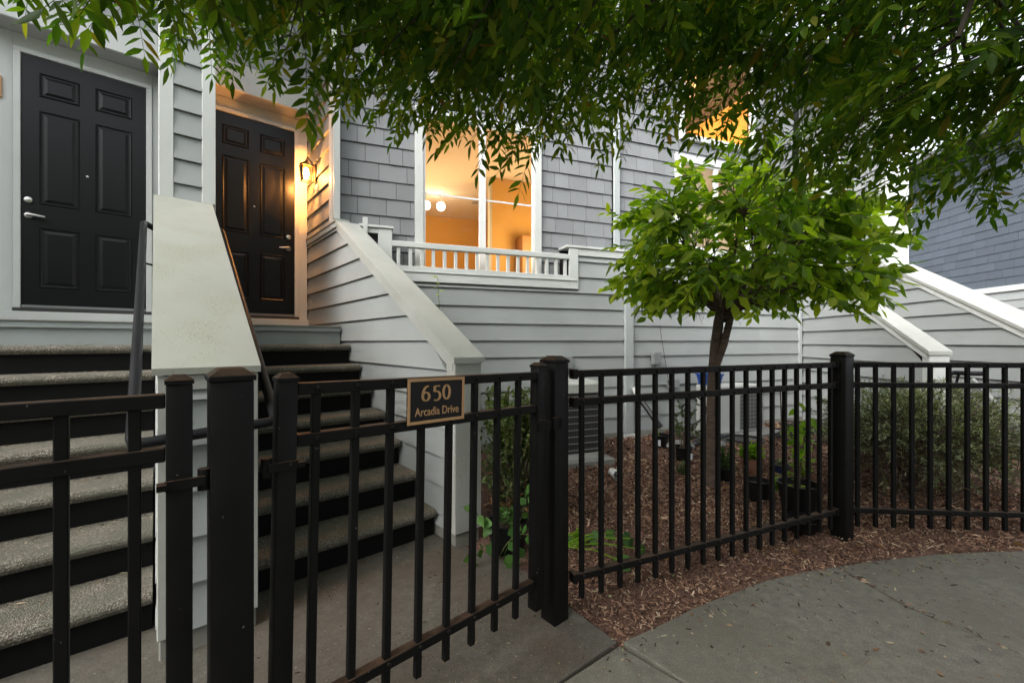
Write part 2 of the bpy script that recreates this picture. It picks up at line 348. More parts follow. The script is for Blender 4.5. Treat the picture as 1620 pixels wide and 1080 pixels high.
# ------------------------------------------------------------------ left townhouse (two dark doors)
RISE, RUN = .197, .295
VD, VB = 6.15, 5.83                           # door plane, header beam front
TA = Thing(FA, 'townhouse', 'grey townhouse front with two dark panelled doors up two flights of steps', 'house', .2, 6.15)
DZ0, DZ1 = 1.735, 4.175
def door(T, u0, u1, hinge_left, num):
    d = T.box('door', u0, u1, VD-.03, VD+.015, DZ0, DZ1, 'door_paint', .002)
    # raised panels: recessed moulding then a bevelled field
    w_ = u1-u0; pu = [(u0+.118, u0+.395), (u0+w_-.395, u0+w_-.112)]
    for a, b in pu:
        for z0, z1 in ((3.795, 4.03), (2.745, 3.66), (1.935, 2.52)):
            o = [(a, z0), (b, z0), (b, z1), (a, z1)]
            def ring(k, dep): return [(x+(k if x == a else -k), VD-.03-dep, z+(k if z == z0 else -k)) for x, z in o]
            rs = [ring(0, .0005), ring(.009, .009), ring(.020, .002), ring(.030, .002), ring(.055, .011)]
            v = [p for r in rs for p in r]; f = []
            for i in range(4):
                for j in range(4): f.append((i*4+j, i*4+(j+1) % 4, (i+1)*4+(j+1) % 4, (i+1)*4+j))
            f.append((16, 17, 18, 19))
            T.poly('panel', v, f, 'door_paint', d)
    hu = (u0+.048) if hinge_left else (u1-.072); sg = 1 if hinge_left else -1
    def disc(name, z, r, dep, uu):
        V, Fc = lathe([(r, 0), (r, dep*.5), (r*.82, dep), (r*.45, dep*1.15), (.0005, dep*1.18)], 18)
        return T.poly(name, [(uu+x, VD-.03-zz, z+y) for x, y, zz in V], [t[::-1] for t in Fc], 'nickel', d, smooth=True)
    disc('deadbolt', 2.772, .033, .022, hu); disc('handle_rose', 2.625, .032, .016, hu)
    g = Geo(); g.tube([(hu, VD-.045, 2.625), (hu, VD-.085, 2.625), (hu+sg*.03, VD-.09, 2.625), (hu+sg*.115, VD-.085, 2.618)], [.011, .012, .014, .009], 10)
    T.geo('handle', g, 'nickel', d, True)
    disc('peephole', 3.098, .011, .006, (u0+u1)/2-.002)
    T.box('sweep', u0+.002, u1-.002, VD-.04, VD-.0302, DZ0+.004, DZ0+.028, 'galv', 0, d)
    # casing and threshold
    fr = T.box('door_frame', u0-.052, u0-.002, VD-.05, VD+.02, 1.70, DZ1+.004, 'white', .004)
    T.box('door_frame', u1+.002, u1+.052, VD-.05, VD+.02, 1.70, DZ1+.004, 'white', .004)
    T.box('door_frame', u0-.052, u1+.052, VD-.048, VD+.02, DZ1+.0045, DZ1+.05, 'white', .004)
    T.box('threshold', u0-.048, u1+.048, VD-.09, VD+.01, 1.700, 1.733, 'ac_dark', .004)
door(TA, -.985, -.082, True, 0); door(TA, .49, 1.400, False, 1)
# flat white wall around the doors, in boards
for u0, u1 in ((-2.62, -1.04), (-.028, .055)): TA.box('wall_panel', u0, u1, VD-.018, VD+.10, 1.70, 4.36, 'white', .003)
TA.box('wall_panel', -1.0385, -.0295, VD-.018, VD+.10, 4.228, 4.36, 'white', .003)
for u0, u1 in ((.36, .436), (1.454, 1.563)): TA.box('wall_panel', u0, u1, VD-.018, VD+.10, 1.70, 4.36, 'white', .003)
TA.box('wall_panel', .4375, 1.4525, VD-.018, VD+.10, 4.228, 4.36, 'white', .003)
for u0, u1 in ((-2.62, .012), (.39, 1.560)): TA.box('sill_board', u0, u1, VD-.10, VD+.05, 1.592, 1.6985, 'white', .003)
TA.box('house_number_plate', -1.20, -1.103, VD-.045, VD-.019, 3.70, 3.90, 'bronze', .003)
# header beams, soffits
for u0, u1 in ((-2.62, .020), (.419, 1.56)):
    TA.box('soffit', u0, u1, VB+.03, VD+.1, 4.362, 4.40, 'soffit')
    TA.box('header_beam', u0, u1, VB, VB+.028, 4.34, 4.66, 'white', .004)
    for k in range(9): TA.board([(u0, 4.665+.21*k), (u1, 4.665+.21*k), (u1, 4.665+.21*k+.207), (u0, 4.665+.21*k+.207)], VB+.028, 'front', 'siding')
TA.box('wall_core', -2.62, 1.56, VD+.101, VD+.3, .0, 6.6, 'siding'); TA.box('wall_core', -2.62, 1.56, VB+.0285, VD+.1, 4.41, 6.6, 'siding')
TA.box('roof', -2.4, 1.9, 4.5, 9.5, 6.62, 6.78, 'roofing')
# wing wall between the doors
WV = 4.70
TA.box('wing_core', .045, .395, WV+.022, VD-.0185, 1.58, 6.6, 'lap_shade')
TA.box('corner_board', .020, .118, WV-.004, WV+.0215, 2.655, 6.6, 'white', .003); TA.box('corner_board', .318, .419, WV-.004, WV+.0215, 2.655, 6.6, 'white', .003)
TA.box('corner_board', .018, .0445, WV+.0222, WV+.12, 2.3, 6.6, 'white', .002); TA.box('corner_board', .3955, .421, WV+.0222, WV+.12, 2.3, 6.6, 'white', .002)
TA.box('wing_side', .0225, .0445, WV+.1205, VD-.0185, 1.58, 6.6, 'white'); TA.box('wing_side', .3955, .417, WV+.1205, VD-.0185, 1.58, 6.6, 'siding')
for k in range(18):
    z = 2.58+.215*k; TA.board([(.1185, max(z, 2.655)), (.3175, max(z, 2.655)), (.3175, z+.209), (.1185, z+.209)], WV+.0215, 'front', 'siding')
# right side wall of the alcove, above the stair wall's level cap
UW = 1.563
zc = 1.625-.208*8
for k in range(26):
    z = zc+.208*k
    if z+.206 < 2.80 or z > 6.4: continue
    TA.board([(5.195, max(z, 2.80)), (VD-.0005, max(z, 2.80)), (VD-.0005, z+.2045), (5.195, z+.2045)], UW+.021, 'left', 'siding')
TA.box('corner_board', UW-.004, UW+.0205, 5.085, 5.194, 2.80, 6.6, 'white', .003)
TA.box('wall_core', UW+.0215, UW+.10, 5.20, VD+.3, 2.80, 6.6, 'lap_shade')
g = Geo(); g.box((UW+.002, 5.025, 2.83), (UW+.070, 5.078, 6.6))
ds = TA.geo('downspout', g, 'white')

# unseen neighbour unit and row across the lane, added to block low sky light
TN = Thing(FA, 'townhouse', 'added unseen townhouse block beyond the left edge, holding back sky light', 'house', -4.0, 4.9)
TN.box('wall', -7.5, -2.6, 5.0, 6.4, 0, 6.6, 'siding'); TN.box('roof', -7.6, -1.75, 4.5, 9.5, 6.62, 6.78, 'roofing'); TN.box('stair_wall', -2.8, -2.6, 2.45, 4.9995, 0, 1.9, 'siding')
TR = Thing(FW, 'townhouse', 'added unseen townhouse row across the lane behind the viewpoint, blocking low sky light', 'house', 0, -12.)
TR.box('wall', -22, 22, -16, -12, -.06, 6.9, 'siding'); TR.box('roof', -22.4, 22.4, -16.4, -11.6, 6.905, 7.1, 'roofing')
# ------------------------------------------------------------------ staircases
def stairs(fr, u0, u1, vf, vend, label, un=8, plain=False, name='staircase'):
    T = Thing(fr, name, label, 'stairs', (u0+u1)/2, vf)
    dp = RUN+.035; r = .028
    prof = [(0, -.062), (-.012, -.055), (-.022, -.036), (-.022, -.022), (-.012, -.006), (0, 0)]
    vs_ = [(v+.022, z) for v, z in prof]+[(dp, 0), (dp, -.062)]
    n = len(vs_); hw = (u1-u0)/2-.004
    V = [(-hw, v, z) for v, z in vs_]+[(hw, v, z) for v, z in vs_]
    Fc = [tuple(range(n)), tuple(range(2*n-1, n-1, -1))]+[(i, i+n, (i+1) % n+n, (i+1) % n) for i in range(n)]
    tm = mesh_from('tread', V, [t[::-1] for t in Fc]); 
    rm = box_mesh('riser', (-hw+.001, 0, 0), (hw-.001, .02, RISE-.0625), 0)
    rg = rm.copy(); 
    for i in range(1, un):
        T.share('tread', tm, ((u0+u1)/2, vf+RUN*(i-1), RISE*i), 'aggregate')
    for i in range(1, un+1):
        if i == un: T.share('riser', rg, ((u0+u1)/2, vf+RUN*(i-1)+.022, RISE*(i-1)+.0005), 'riser_grey')
        else: T.share('riser', rm, ((u0+u1)/2, vf+RUN*(i-1)+.04, RISE*(i-1)+.0005), 'riser_paint')
    vl = vf+RUN*(un-1)
    T.box('landing', u0+.004, u1-.004, vl, vend, RISE*un-.0610, RISE*un-.012, 'riser_grey', .003)
    T.box('landing_edge', u0+.003, u1-.003, vl-.012, vend-.001, RISE*un-.0118, RISE*un, 'foundation', .002)
    return T
stairs(FA, .405, 1.555, 2.68, 6.04, 'flight of pebbled steps behind the gate with the address sign')
stairs(FA, -2.59, -.008, 2.68, 6.04, 'flight of pebbled steps at far left, below the unlit door')

# ------------------------------------------------------------------ divider wall between the flights
TD = Thing(FA, 'stair_divider_wall', 'broad sloping grey wall with stained cap between the two flights', 'wall', .195, 2.42)
def zdiv(v): return 1.295+(2.657-1.295)*(v-2.39)/(WV-2.39)
cap = [(2.385, 1.262), (2.385, 1.292)]+[(WV-.005, zdiv(WV))]+[(WV-.005, zdiv(WV)-.032)]
v, f = prism([(a, z) for a, z in cap], -.014, .396, 'left')
TD.poly('cap', v, f, 'white_dirty')
side = [(2.425, .12), (2.425, 1.285-.03), (WV+.03, zdiv(WV)-.035), (WV+.03, .12)]
v, f = prism(side, .026, .372, 'left'); TD.poly('wall_core', v, f, 'lap_shade')
TD.box('corner_board', .004, .075, 2.398, 2.4245, .10, 1.258, 'white_worn', .003); TD.box('corner_board', .318, .386, 2.398, 2.4245, .10, 1.258, 'white_worn', .003)
TD.box('corner_board', .003, .0255, 2.425, 2.50, .10, 1.262, 'white_worn', .002); TD.box('corner_board', .3725, .387, 2.425, 2.50, .10, 1.262, 'white_worn', .002)
TD.box('frieze_board', .0755, .3175, 2.400, 2.4245, 1.19, 1.258, 'white_worn', .003)
for k in range(6):
    z = .105+.208*k; z1 = min(z+.202, 1.189)
    if z1 > z+.02: TD.board([(.0755, z), (.3175, z), (.3175, z1), (.0755, z1)], 2.4245, 'front', 'siding')
for k in range(12):
    z = .105+.208*k; z1 = z+.202
    va = lambda zz: max(2.5005, 2.39+(zz+.04-1.295)*(WV-2.39)/(2.657-1.295))
    if va(z) < WV-.05:
        TD.board([(va(z), z), (WV+.03, z), (WV+.03, z1), (min(va(z1), WV+.02), z1)], .0255, 'left', 'siding')
TD.box('footing', .010, .380, 2.415, 6.0, -.05, .099, 'foundation', .006)

# one bent pipe: down the right side, across the front, up the left side
TH = Thing(FA, 'handrail', 'dark bent pipe handrail wrapping around the stained divider wall', 'handrail', .19, 2.30, .99)
uL, uR = -.075, .452
def arc(pts, k=4, r=.07):
    out = [Vector(pts[0])]
    for a, b, c in zip(pts, pts[1:], pts[2:]):
        a, b, c = Vector(a), Vector(b), Vector(c); d1 = (a-b).normalized()*r; d2 = (c-b).normalized()*r
        for i in range(k+1):
            t = i/k; out.append((b+d1)*(1-t)**2+b*2*t*(1-t)+(b+d2)*t*t)
    out.append(Vector(pts[-1])); return out
zr = lambda v: 1.02+.615*(v-2.33)
g = Geo(); g.tube(arc([(.385, 4.66, zr(4.60)-.03), (uR, 4.66, zr(4.62)), (uR, 4.55, zr(4.55)), (uR, 2.33, 1.02), (uL, 2.33, .985), (uL, 4.55, zr(4.55)-.03), (uL, 4.66, zr(4.62)-.03), (.0, 4.66, zr(4.6)-.06)], 5, .045), .0235, 14)
TH.geo('rail', g, 'rail_black', None, True)
for uu, ud in ((uL, .003), (uR, .3865)):
    for vv in (3.0, 4.0):
        g = Geo(); g.tube([(uu, vv, zr(vv)-.02), (uu, vv, zr(vv)-.075), (ud, vv, zr(vv)-.09)], .008, 8); TH.geo('bracket', g, 'rail_black', None, True)

# ------------------------------------------------------------------ stair side wall, right of the gate flight
TS = Thing(FA, 'stair_side_wall', 'grey lap-sided stair wall with white sloping cap right of the steps', 'wall', 1.68, 2.45)
zcap = lambda v: 1.262+.597*(v-2.44)          # underside of the sloping cap
VC = 4.90
def sloped_cap(T, u0, u1, v0, v1, zf, th, m, rise=None):
    zz = [(v0, zf(v0)), (v0, zf(v0)+th), (v1, zf(v1)+th), (v1, zf(v1))]
    v, f = prism(zz, u0, u1, 'left'); return T.poly('cap', v, f, m)
sloped_cap(TS, UW-.022, 1.80, 2.432, VC, zcap, .042, 'white_worn')
v, f = prism([(2.47, zcap(2.47)-.075), (2.47, zcap(2.47)-.002), (VC, zcap(VC)-.002), (VC, zcap(VC)-.075)], UW-.009, 1.785, 'left'); TS.poly('cap_trim', v, f, 'white_worn')
TS.box('post', UW-.004, 1.782, 2.448, 2.560, .085, 1.262, 'white_worn', .004)
TS.box('footing', UW+.004, 1.775, 2.462, 5.2, -.05, .084, 'foundation', .008)
v, f = prism([(2.561, .085), (2.561, zcap(2.561)-.08), (VC, zcap(VC)-.08), (5.06, zcap(VC)-.08), (5.06, .085)], UW+.0215, 1.775, 'left'); TS.poly('wall_core', v, f, 'lap_shade'); TS.box('wall_core', UW+.0215, 1.78, 5.0605, VD+.09, .085, 2.762, 'lap_shade'); TS.box('wall_core', UW+.0215, 1.78, 5.20, VD+.09, 2.7975, 2.86, 'lap_shade')
for k in range(0, 14):
    z = zc+.208*k; z0 = max(z, .085); z1 = min(z+.2045, 2.705)
    if z1 <= z0+.02: continue
    va = lambda q: max(2.5605, min(2.44+(q+.077-1.262)/.597, VC+.02))
    TS.board([(va(z0), z0), (VD-.0195, z0), (VD-.0195, z1), (va(z1), z1)], UW+.021, 'left', 'siding')
TS.box('level_cap', UW-.022, 1.70, VC+.002, VD-.02, 2.765, 2.797, 'white_worn', .003)
TS.box('level_cap_trim', UW-.010, 1.69, VC+.03, VD-.0205, 2.708, 2.7645, 'white', .003)
TS.box('outlet', UW-.006, UW+.004, 5.92, 5.99, 1.83, 1.95, 'grey_trim', .002)

# ------------------------------------------------------------------ wall lantern
TL = Thing(FA, 'wall_lantern', 'lit glass wall lantern beside the warm brown door', 'lantern', 1.45, 5.75, 3.42)
lu, lv = 1.45, 5.74
g = Geo(); g.box((UW-.022, lv-.05, 3.44), (UW-.004, lv+.05, 3.66)); TL.geo('backplate', g, 'lantern_metal')
g = Geo(); g.tube([(UW-.012, lv, 3.62), (1.50, lv, 3.70), (1.46, lv, 3.735), (lu, lv, 3.70), (lu, lv, 3.66)], .008, 8); TL.geo('arm', g, 'lantern_metal', None, True)
g = Geo()
for sx in (-1, 1):
    for sy in (-1, 1): g.tube([(lu+sx*.048, lv+sy*.048, 3.435), (lu+sx*.062, lv+sy*.062, 3.625)], .005, 6)
for z, q in ((3.435, .05), (3.625, .064)):
    for a, b in (((-1, -1), (1, -1)), ((1, -1), (1, 1)), ((1, 1), (-1, 1)), ((-1, 1), (-1, -1))): g.tube([(lu+a[0]*q, lv+a[1]*q, z), (lu+b[0]*q, lv+b[1]*q, z)], .006, 6)
TL.geo('frame', g, 'lantern_metal')
V, Fc = lathe([(.085, 3.626), (.08, 3.635), (.04, 3.665), (.014, 3.68), (.010, 3.70)], 4, True); TL.poly('roof', [(lu+x, lv+y, z) for x, y, z in V], Fc, 'lantern_metal')
for sx, sy in ((1, 0), (-1, 0), (0, 1), (0, -1)):
    def q(z, r): 
        return [(lu+sx*r-sy*r, lv+sy*r+sx*r, z), (lu+sx*r+sy*r, lv+sy*r-sx*r, z)]
    a = q(3.437, .047)+q(3.622, .061)[::-1]; TL.poly('pane', a, [(0, 1, 2, 3)], 'lantern_glass')
V, Fc = lathe([(.012, 3.45), (.028, 3.48), (.034, 3.53), (.026, 3.58), (.012, 3.60), (.001, 3.602)], 14); TL.poly('bulb', [(lu+x, lv+y, z) for x, y, z in V], Fc, 'bulb', smooth=True)
pl = bpy.data.lights.new('lantern_light', 'POINT'); pl.energy = 72; pl.color = (1, .38, .085); pl.shadow_soft_size = .05
po = bpy.data.objects.new('lantern_light', pl); col.objects.link(po); po.parent = TL.root; po.location = TL.rel((lu, lv, 3.53))
TL.root.children[0]
# ------------------------------------------------------------------ middle townhouse (window wall)
VF, VS = 5.24, 5.46
TM = Thing(FM, 'townhouse', 'grey shingled townhouse with warm lit window above a sided lower wall', 'house', 3.4, VF)
zl = 1.2-.2225*5
for k in range(14):                            # lower lap siding
    z0 = zl+.2225*k; z1 = z0+.2192
    for u0, u1 in ((-.02, 3.648), (3.795, 7.268)):
        a, b = u0, u1; top = 2.608 if True else 0
        if k == 0: z0 = max(z0, .09)
        parts_ = [(a, b)]
        if u0 < 3 and z1 > 2.14: parts_ = [(2.889, b)] 
        if u0 < 3 and z1 > 2.14 and z0 < 2.12: TM.board([(u0, z0), (2.8885, z0), (2.8885, 2.139), (u0, 2.139)], VF+.021, 'front', 'siding')
        for a, b in parts_:
            zz1 = min(z1, 2.608)
            if zz1 > z0+.01:
                cut = random.uniform(a+.6, b-.6) if (b-a > 2.5 and random.random() < .6) else None
                for c0, c1 in ([(a, cut-.001), (cut+.001, b)] if cut else [(a, b)]): TM.board([(c0, z0), (c1, z0), (c1, zz1), (c0, zz1)], VF+.021, 'front', 'siding')
# strip of siding under the ledge that is cut by the trim
TM.box('wall_core', 2.9, 7.6, VF+.0215, VS+.015, .0, 2.70, 'lap_shade'); TM.box('wall_core', -.05, 2.8995, VF+.0215, VS+.015, .0, 2.13, 'lap_shade')
TM.box('corner_board', 7.2685, 7.345, VF-.012, VF+.0205, .09, 2.61, 'grey_trim', .003)
TM.box('footing', -.05, 7.4, VF-.012, VF+.020, -.06, .088, 'foundation', .004)
TM.box('downspout', 3.652, 3.792, VF-.045, VF+.020, .06, 2.62, 'grey_trim', .008); TM.box('downspout_shoe', 3.635, 3.81, VF-.06, VF+.005, -.02, .0595, 'white', .006)
TM.box('downspout', 3.595, 3.70, VS-.055, VS-.022, 2.75, 6.6, 'grey_trim', .006)
# ledge: L-shaped white trim, cap, balustrade
TM.box('ledge_trim', .30, 2.749, VF-.022, VF+.020, 2.140, 2.248, 'white', .004); TM.box('ledge_trim', 2.7495, 2.888, VF-.022, VF+.020, 2.140, 2.700, 'white', .004)
TM.box('ledge_sill', .30, 2.86, VF-.034, VS+.01, 2.249, 2.272, 'white', .004)
TM.box('ledge_cap', 2.70, 7.34, VF-.030, VS+.014, 2.712, 2.745, 'white', .005); TM.box('ledge_cap_trim', 2.8885, 7.34, VF-.012, VF+.019, 2.612, 2.711, 'white', .004)
TM.box('short_cap', .0, .392, VF-.03, VS+.014, 2.752, 2.782, 'white', .004); TM.box('short_post', .045, .102, VF-.035, VF+.03, 2.55, 2.862, 'white', .005)
TM.box('short_post', .218, .378, VF-.012, VF+.06, 2.273, 2.751, 'white', .004); TM.box('short_rail', .1025, .2175, VF-.005, VF+.03, 2.69, 2.751, 'white', .003)
bal = Thing(FM, 'balustrade', 'low white railing with short balusters below the lit window', 'railing', 1.56, VF, 2.272)
bal.box('bottom_rail', .3785, 2.7485, VF-.020, VF+.045, 2.2725, 2.325, 'white', .004)
tr = bal.box('top_rail', .3785, 2.7485, VF-.026, VF+.052, 2.548, 2.618, 'white', .006)
bmsh = box_mesh('baluster', (-.02, -.02, 0), (.02, .02, .222), .003)
for k in range(17): bal.share('baluster', bmsh, (.452+.1402*k, VF+.014, 2.3255), 'white')
# windows
def window(T, u0, u1, z0, z1, vs_, mull=(), bars=(), trim=.105, name='window', g='pane_glass'):
    f_ = T.box(name, u0-trim, u0, vs_-.045, vs_+.03, z0-trim, z1+trim, 'white', .004)
    T.box('frame', u1, u1+trim, vs_-.045, vs_+.03, z0-trim, z1+trim, 'white', .004, f_)
    T.box('frame', u0+.0005, u1-.0005, vs_-.043, vs_+.03, z1, z1+trim-.001, 'white', .004, f_)
    T.box('sill', u0+.0005, u1-.0005, vs_-.050, vs_+.03, z0-trim, z0, 'white', .004, f_)
    s = .030
    T.box('sash', u0+.0005, u0+s, vs_-.020, vs_+.02, z0+.0005, z1-.0005, 'white_plastic', .003, f_); T.box('sash', u1-s, u1-.0005, vs_-.020, vs_+.02, z0+.0005, z1-.0005, 'white_plastic', .003, f_)
    T.box('sash', u0+s+.0005, u1-s-.0005, vs_-.019, vs_+.02, z0+.0005, z0+s, 'white_plastic', .003, f_)
    T.box('sash', u0+s+.0005, u1-s-.0005, vs_-.019, vs_+.02, z1-s, z1-.0005, 'white_plastic', .003, f_)
    for a, b in mull: T.box('mullion', a, b, vs_-.028, vs_+.02, z0+s, z1-s, 'white_plastic', .003, f_)
    for z in bars: 
        ed = [u0+s]+[x for m_ in mull for x in m_]+[u1-s]
        for a, b in zip(ed[::2], ed[1::2]): T.box('muntin', a+.001, b-.001, vs_-.006, vs_+.006, z-.011, z+.011, 'white_plastic', 0, f_)
    ed = [u0+s]+[x for m_ in mull for x in m_]+[u1-s]
    for a, b in zip(ed[::2], ed[1::2]): T.poly('pane', [(a, vs_+.010, z0+s), (b, vs_+.010, z0+s), (b, vs_+.010, z1-s), (a, vs_+.010, z1-s)], [(0, 1, 2, 3)], g, f_)
    return f_
WZ0, WZ1 = 2.32, 4.30
window(TM, .775, 2.31, WZ0, WZ1, VS, ((1.515, 1.605),), (3.307,))
window(TM, 4.885, 6.30, 2.92, 4.30, VS, ((5.56, 5.64),), (), .12)
window(TM, 4.93, 6.40, 4.74, 6.1, VS, (), (), .075)
openings = [(.67, 2.415, 2.2, 4.405), (4.765, 6.42, 2.8, 4.42), (4.855, 6.475, 4.665, 6.18)]
# wall behind the shingles, with window holes (four slabs round each opening)
us = sorted({-.32, 7.6}|{o[i] for o in openings for i in (0, 1)}); zs_ = sorted({2.13, 6.6}|{o[i] for o in openings for i in (2, 3)})
g = Geo()
for a, b in zip(us, us[1:]):
    for c, d in zip(zs_, zs_[1:]):
        if not any(o[0]-1e-6 <= a and b <= o[1]+1e-6 and o[2]-1e-6 <= c and d <= o[3]+1e-6 for o in openings): g.box((a, VS+.016, c), (b, VS+.14, d))
TM.geo('wall_core', g, 'lap_shade')
# shingles in courses of .2165, uneven widths, thin butt shadow
shm = mesh_from('shingle', [(0, -.021, 0), (1, -.021, 0), (1, -.004, 1), (0, -.004, 1), (0, .0, 0), (1, 0, 0), (1, 0, 1), (0, 0, 1)], [(0, 1, 2, 3), (5, 4, 7, 6), (0, 4, 5, 1), (1, 5, 6, 2), (2, 6, 7, 3), (3, 7, 4, 0)])
def shingle_course(z, h, spans, rnd, lo, hi):
    out = []
    for a, b in spans:
        x = a - (rnd.random()*.15)
        while x < b:
            w_ = rnd.uniform(lo, hi); x0 = max(x, a); x1 = min(x+w_, b)
            if x1-x0 > .03: out.append((x0+.0025, x1-.0025, z, h))
            x += w_
    return out
rs = random.Random(3); allsh = []
zsh0 = 2.75-.2165*2
for k in range(20):
    z = zsh0+.2165*k; h_ = .2150
    spans = [(-.20, 3.593), (3.703, 7.45)]
    for o in openings:
        if z+h_ > o[2] and z < o[3]:
            ns = []
            for a, b in spans:
                if o[1] <= a or o[0] >= b: ns.append((a, b)); continue
                if o[0] > a: ns.append((a, o[0]))
                if o[1] < b: ns.append((o[1], b))
            spans = ns
            if o[2]-z > .02 and not any(q is not o and q[2] < z+.1 < q[3] and q[0] < o[1]-.1 and q[1] > o[0]+.1 for q in openings): allsh += shingle_course(z, min(o[2]-z, h_), [(o[0], o[1])], rs, .15, .36)
            if z+h_-o[3] > .02:
                t_ = min([q[2] for q in openings if q is not o and q[2] >= o[3] and q[0] < o[1] and q[1] > o[0]]+[z+h_])
                if min(z+h_, t_)-o[3] > .02: allsh += shingle_course(o[3], min(z+h_, t_)-o[3], [(o[0], o[1])], rs, .15, .36)
    if z < 2.74: spans = [(a, min(b, 2.72)) for a, b in spans if a < 2.70]
    if z > 6.3: break
    allsh += shingle_course(z, h_, spans, rs, .15, .36)
near = [s for s in allsh if s[0] < 4.8 and s[2] < 5.0]; near = near[:296]; keep = set(near); rest = [s for s in allsh if s not in keep]
for x0, x1, z, hh in near:
    TM.share('shingle', shm, (x0, VS+.0155, z+rs.uniform(-.002, .002)), 'shingle', scale=(x1-x0, 1+rs.uniform(-.15, .3), hh-.0035))
g = Geo()
for x0, x1, z, hh in rest: g.add([(x0+(x1-x0)*p[0], VS+.0155+p[1], z+(hh-.0035)*p[2]) for p in [v_.co for v_ in shm.vertices]], [tuple(p.vertices) for p in shm.polygons])
tag(TM.geo('upper_shingles', g, 'shingle'), kind='stuff')
TM.box('corner_board', -.30, -.205, VS-.03, VS+.014, 2.80, 6.6, 'white', .004)
TM.box('roof', -.6, 8.0, VS-.12, 12, 6.62, 6.8, 'roofing')
# rooms behind the lit windows
def room(u0, u1, v0, v1, z0, z1, wall, light, energy, cl=(1, .68, .33)):
    g = Geo(); g.add([(u0, v0, z0), (u1, v0, z0), (u1, v1, z0), (u0, v1, z0)], [(0, 1, 2, 3)]); TM.geo('room_floor', g, 'cabinet')
    g = Geo(); g.add([(u0, v0, z1), (u1, v0, z1), (u1, v1, z1), (u0, v1, z1)], [(3, 2, 1, 0)]); TM.geo('room_ceiling', g, 'interior_cream')
    g = Geo(); g.add([(u0, v1, z0), (u1, v1, z0), (u1, v1, z1), (u0, v1, z1)], [(3, 2, 1, 0)]); g.add([(u0, v0, z0), (u0, v1, z0), (u0, v1, z1), (u0, v0, z1)], [(0, 1, 2, 3)]); g.add([(u1, v0, z0), (u1, v1, z0), (u1, v1, z1), (u1, v0, z1)], [(3, 2, 1, 0)])
    TM.geo('room_wall', g, wall)
    for p in light:
        l = bpy.data.lights.new('room_light', 'POINT'); l.energy = energy; l.color = cl; l.shadow_soft_size = .3
        o = bpy.data.objects.new('room_light', l); col.objects.link(o); o.parent = TM.root; o.location = TM.rel(p)
room(-.2, 4.6, VS+.15, 10.3, 1.75, 4.46, 'interior_tan', [(1.2, 7.9, 3.1), (3.1, 6.5, 3.0)], 24)
TM.box('room_partition', 2.33, 4.5, 7.5, 7.62, 1.76, 4.455, 'interior_tan'); TM.box('partition_edge', 2.29, 2.329, 7.49, 7.63, 1.76, 4.455, 'white')
TM.box('kitchen_cabinet', 2.80, 3.6, 7.15, 7.4995, 2.2, 3.35, 'cabinet', .01)
TM.box('ceiling_vent', 2.35, 2.62, 8.9, 9.05, 4.445, 4.459, 'grey_trim')
room(4.65, 7.4, VS+.15, 9.0, 2.6, 4.46, 'interior_cream', [(5.6, 7.0, 4.1)], 16, (1, .86, .66)); room(4.65, 7.4, VS+.15, 9.0, 4.5, 6.55, 'interior_tan', [(5.6, 7.2, 5.6)], 70)
cv = []; cf = []
for i in range(25): 
    x = 4.90+.66*i/24; y = VS+.20+.022*math.sin(i*1.4); cv += [(x, y, 2.93), (x, y, 4.28)]
for i in range(24): cf.append((2*i, 2*i+2, 2*i+3, 2*i+1))
TM.poly('curtain', cv, cf, 'curtain', smooth=True)
for i, (u, z) in enumerate(((1.30, 4.19), (1.60, 4.20))):
    P_ = Thing(FM, 'pendant_lamp', ('left of two round glowing pendant lamps behind the window', 'right of two round glowing pendant lamps behind the window')[i], 'lamp', u, 8.7, 4.45, 'pendant lamps')
    V, Fc = lathe([(.0005, -.09), (.05, -.078), (.085, -.03), (.09, 0), (.078, .05), (.045, .08), (.02, .09)], 18); P_.poly('globe', [(u+a, 8.7+b, z+c) for a, b, c in V], Fc, 'globe', smooth=True)
    gg = Geo(); gg.tube([(u, 8.7, z+.085), (u, 8.7, 4.458)], .012, 8); P_.geo('stem', gg, 'nickel')

# ------------------------------------------------------------------ right townhouse corner with its own stair walls
TC = Thing(FC, 'townhouse', 'townhouse entry corner with white corner board behind the small tree', 'house', 5.0, 7.95)
WC = 7.95
TC.box('wing_core', 5.70, 6.03, WC+.024, 9.6, .0, 6.4, 'siding')
TC.box('corner_board', 5.672, 5.862, WC-.004, WC+.0235, 2.72, 6.4, 'white', .004); TC.box('corner_board', 5.674, 5.6995, WC+.024, WC+.16, 2.72, 6.4, 'white', .004)
TC.box('corner_board', 5.8625, 6.05, WC-.002, WC+.0235, 2.72, 6.4, 'white', .004)
for k in range(18): TC.board([(WC+.1605, 2.75+.2165*k), (9.45, 2.75+.2165*k), (9.45, 2.75+.2165*k+.2145), (WC+.1605, 2.75+.2165*k+.2145)], 5.6995, 'left', 'siding')
TC.box('entry_wall', 4.0, 5.70, 9.46, 9.6, 1.5, 6.4, 'siding'); TC.box('header_beam', 4.2, 5.67, 9.1, 9.14, 4.3, 6.4, 'white')
TC.box('door', 4.75, 5.45, 9.42, 9.459, 1.7, 4.1, 'door_paint', .004); TC.box('roof', 2.9, 6.3, 7.7, 12, 6.405, 6.55, 'roofing')
stairs(FC, 4.545, 5.64, 5.62, 9.4, 'flight of steps behind the right fence between the white-capped walls')
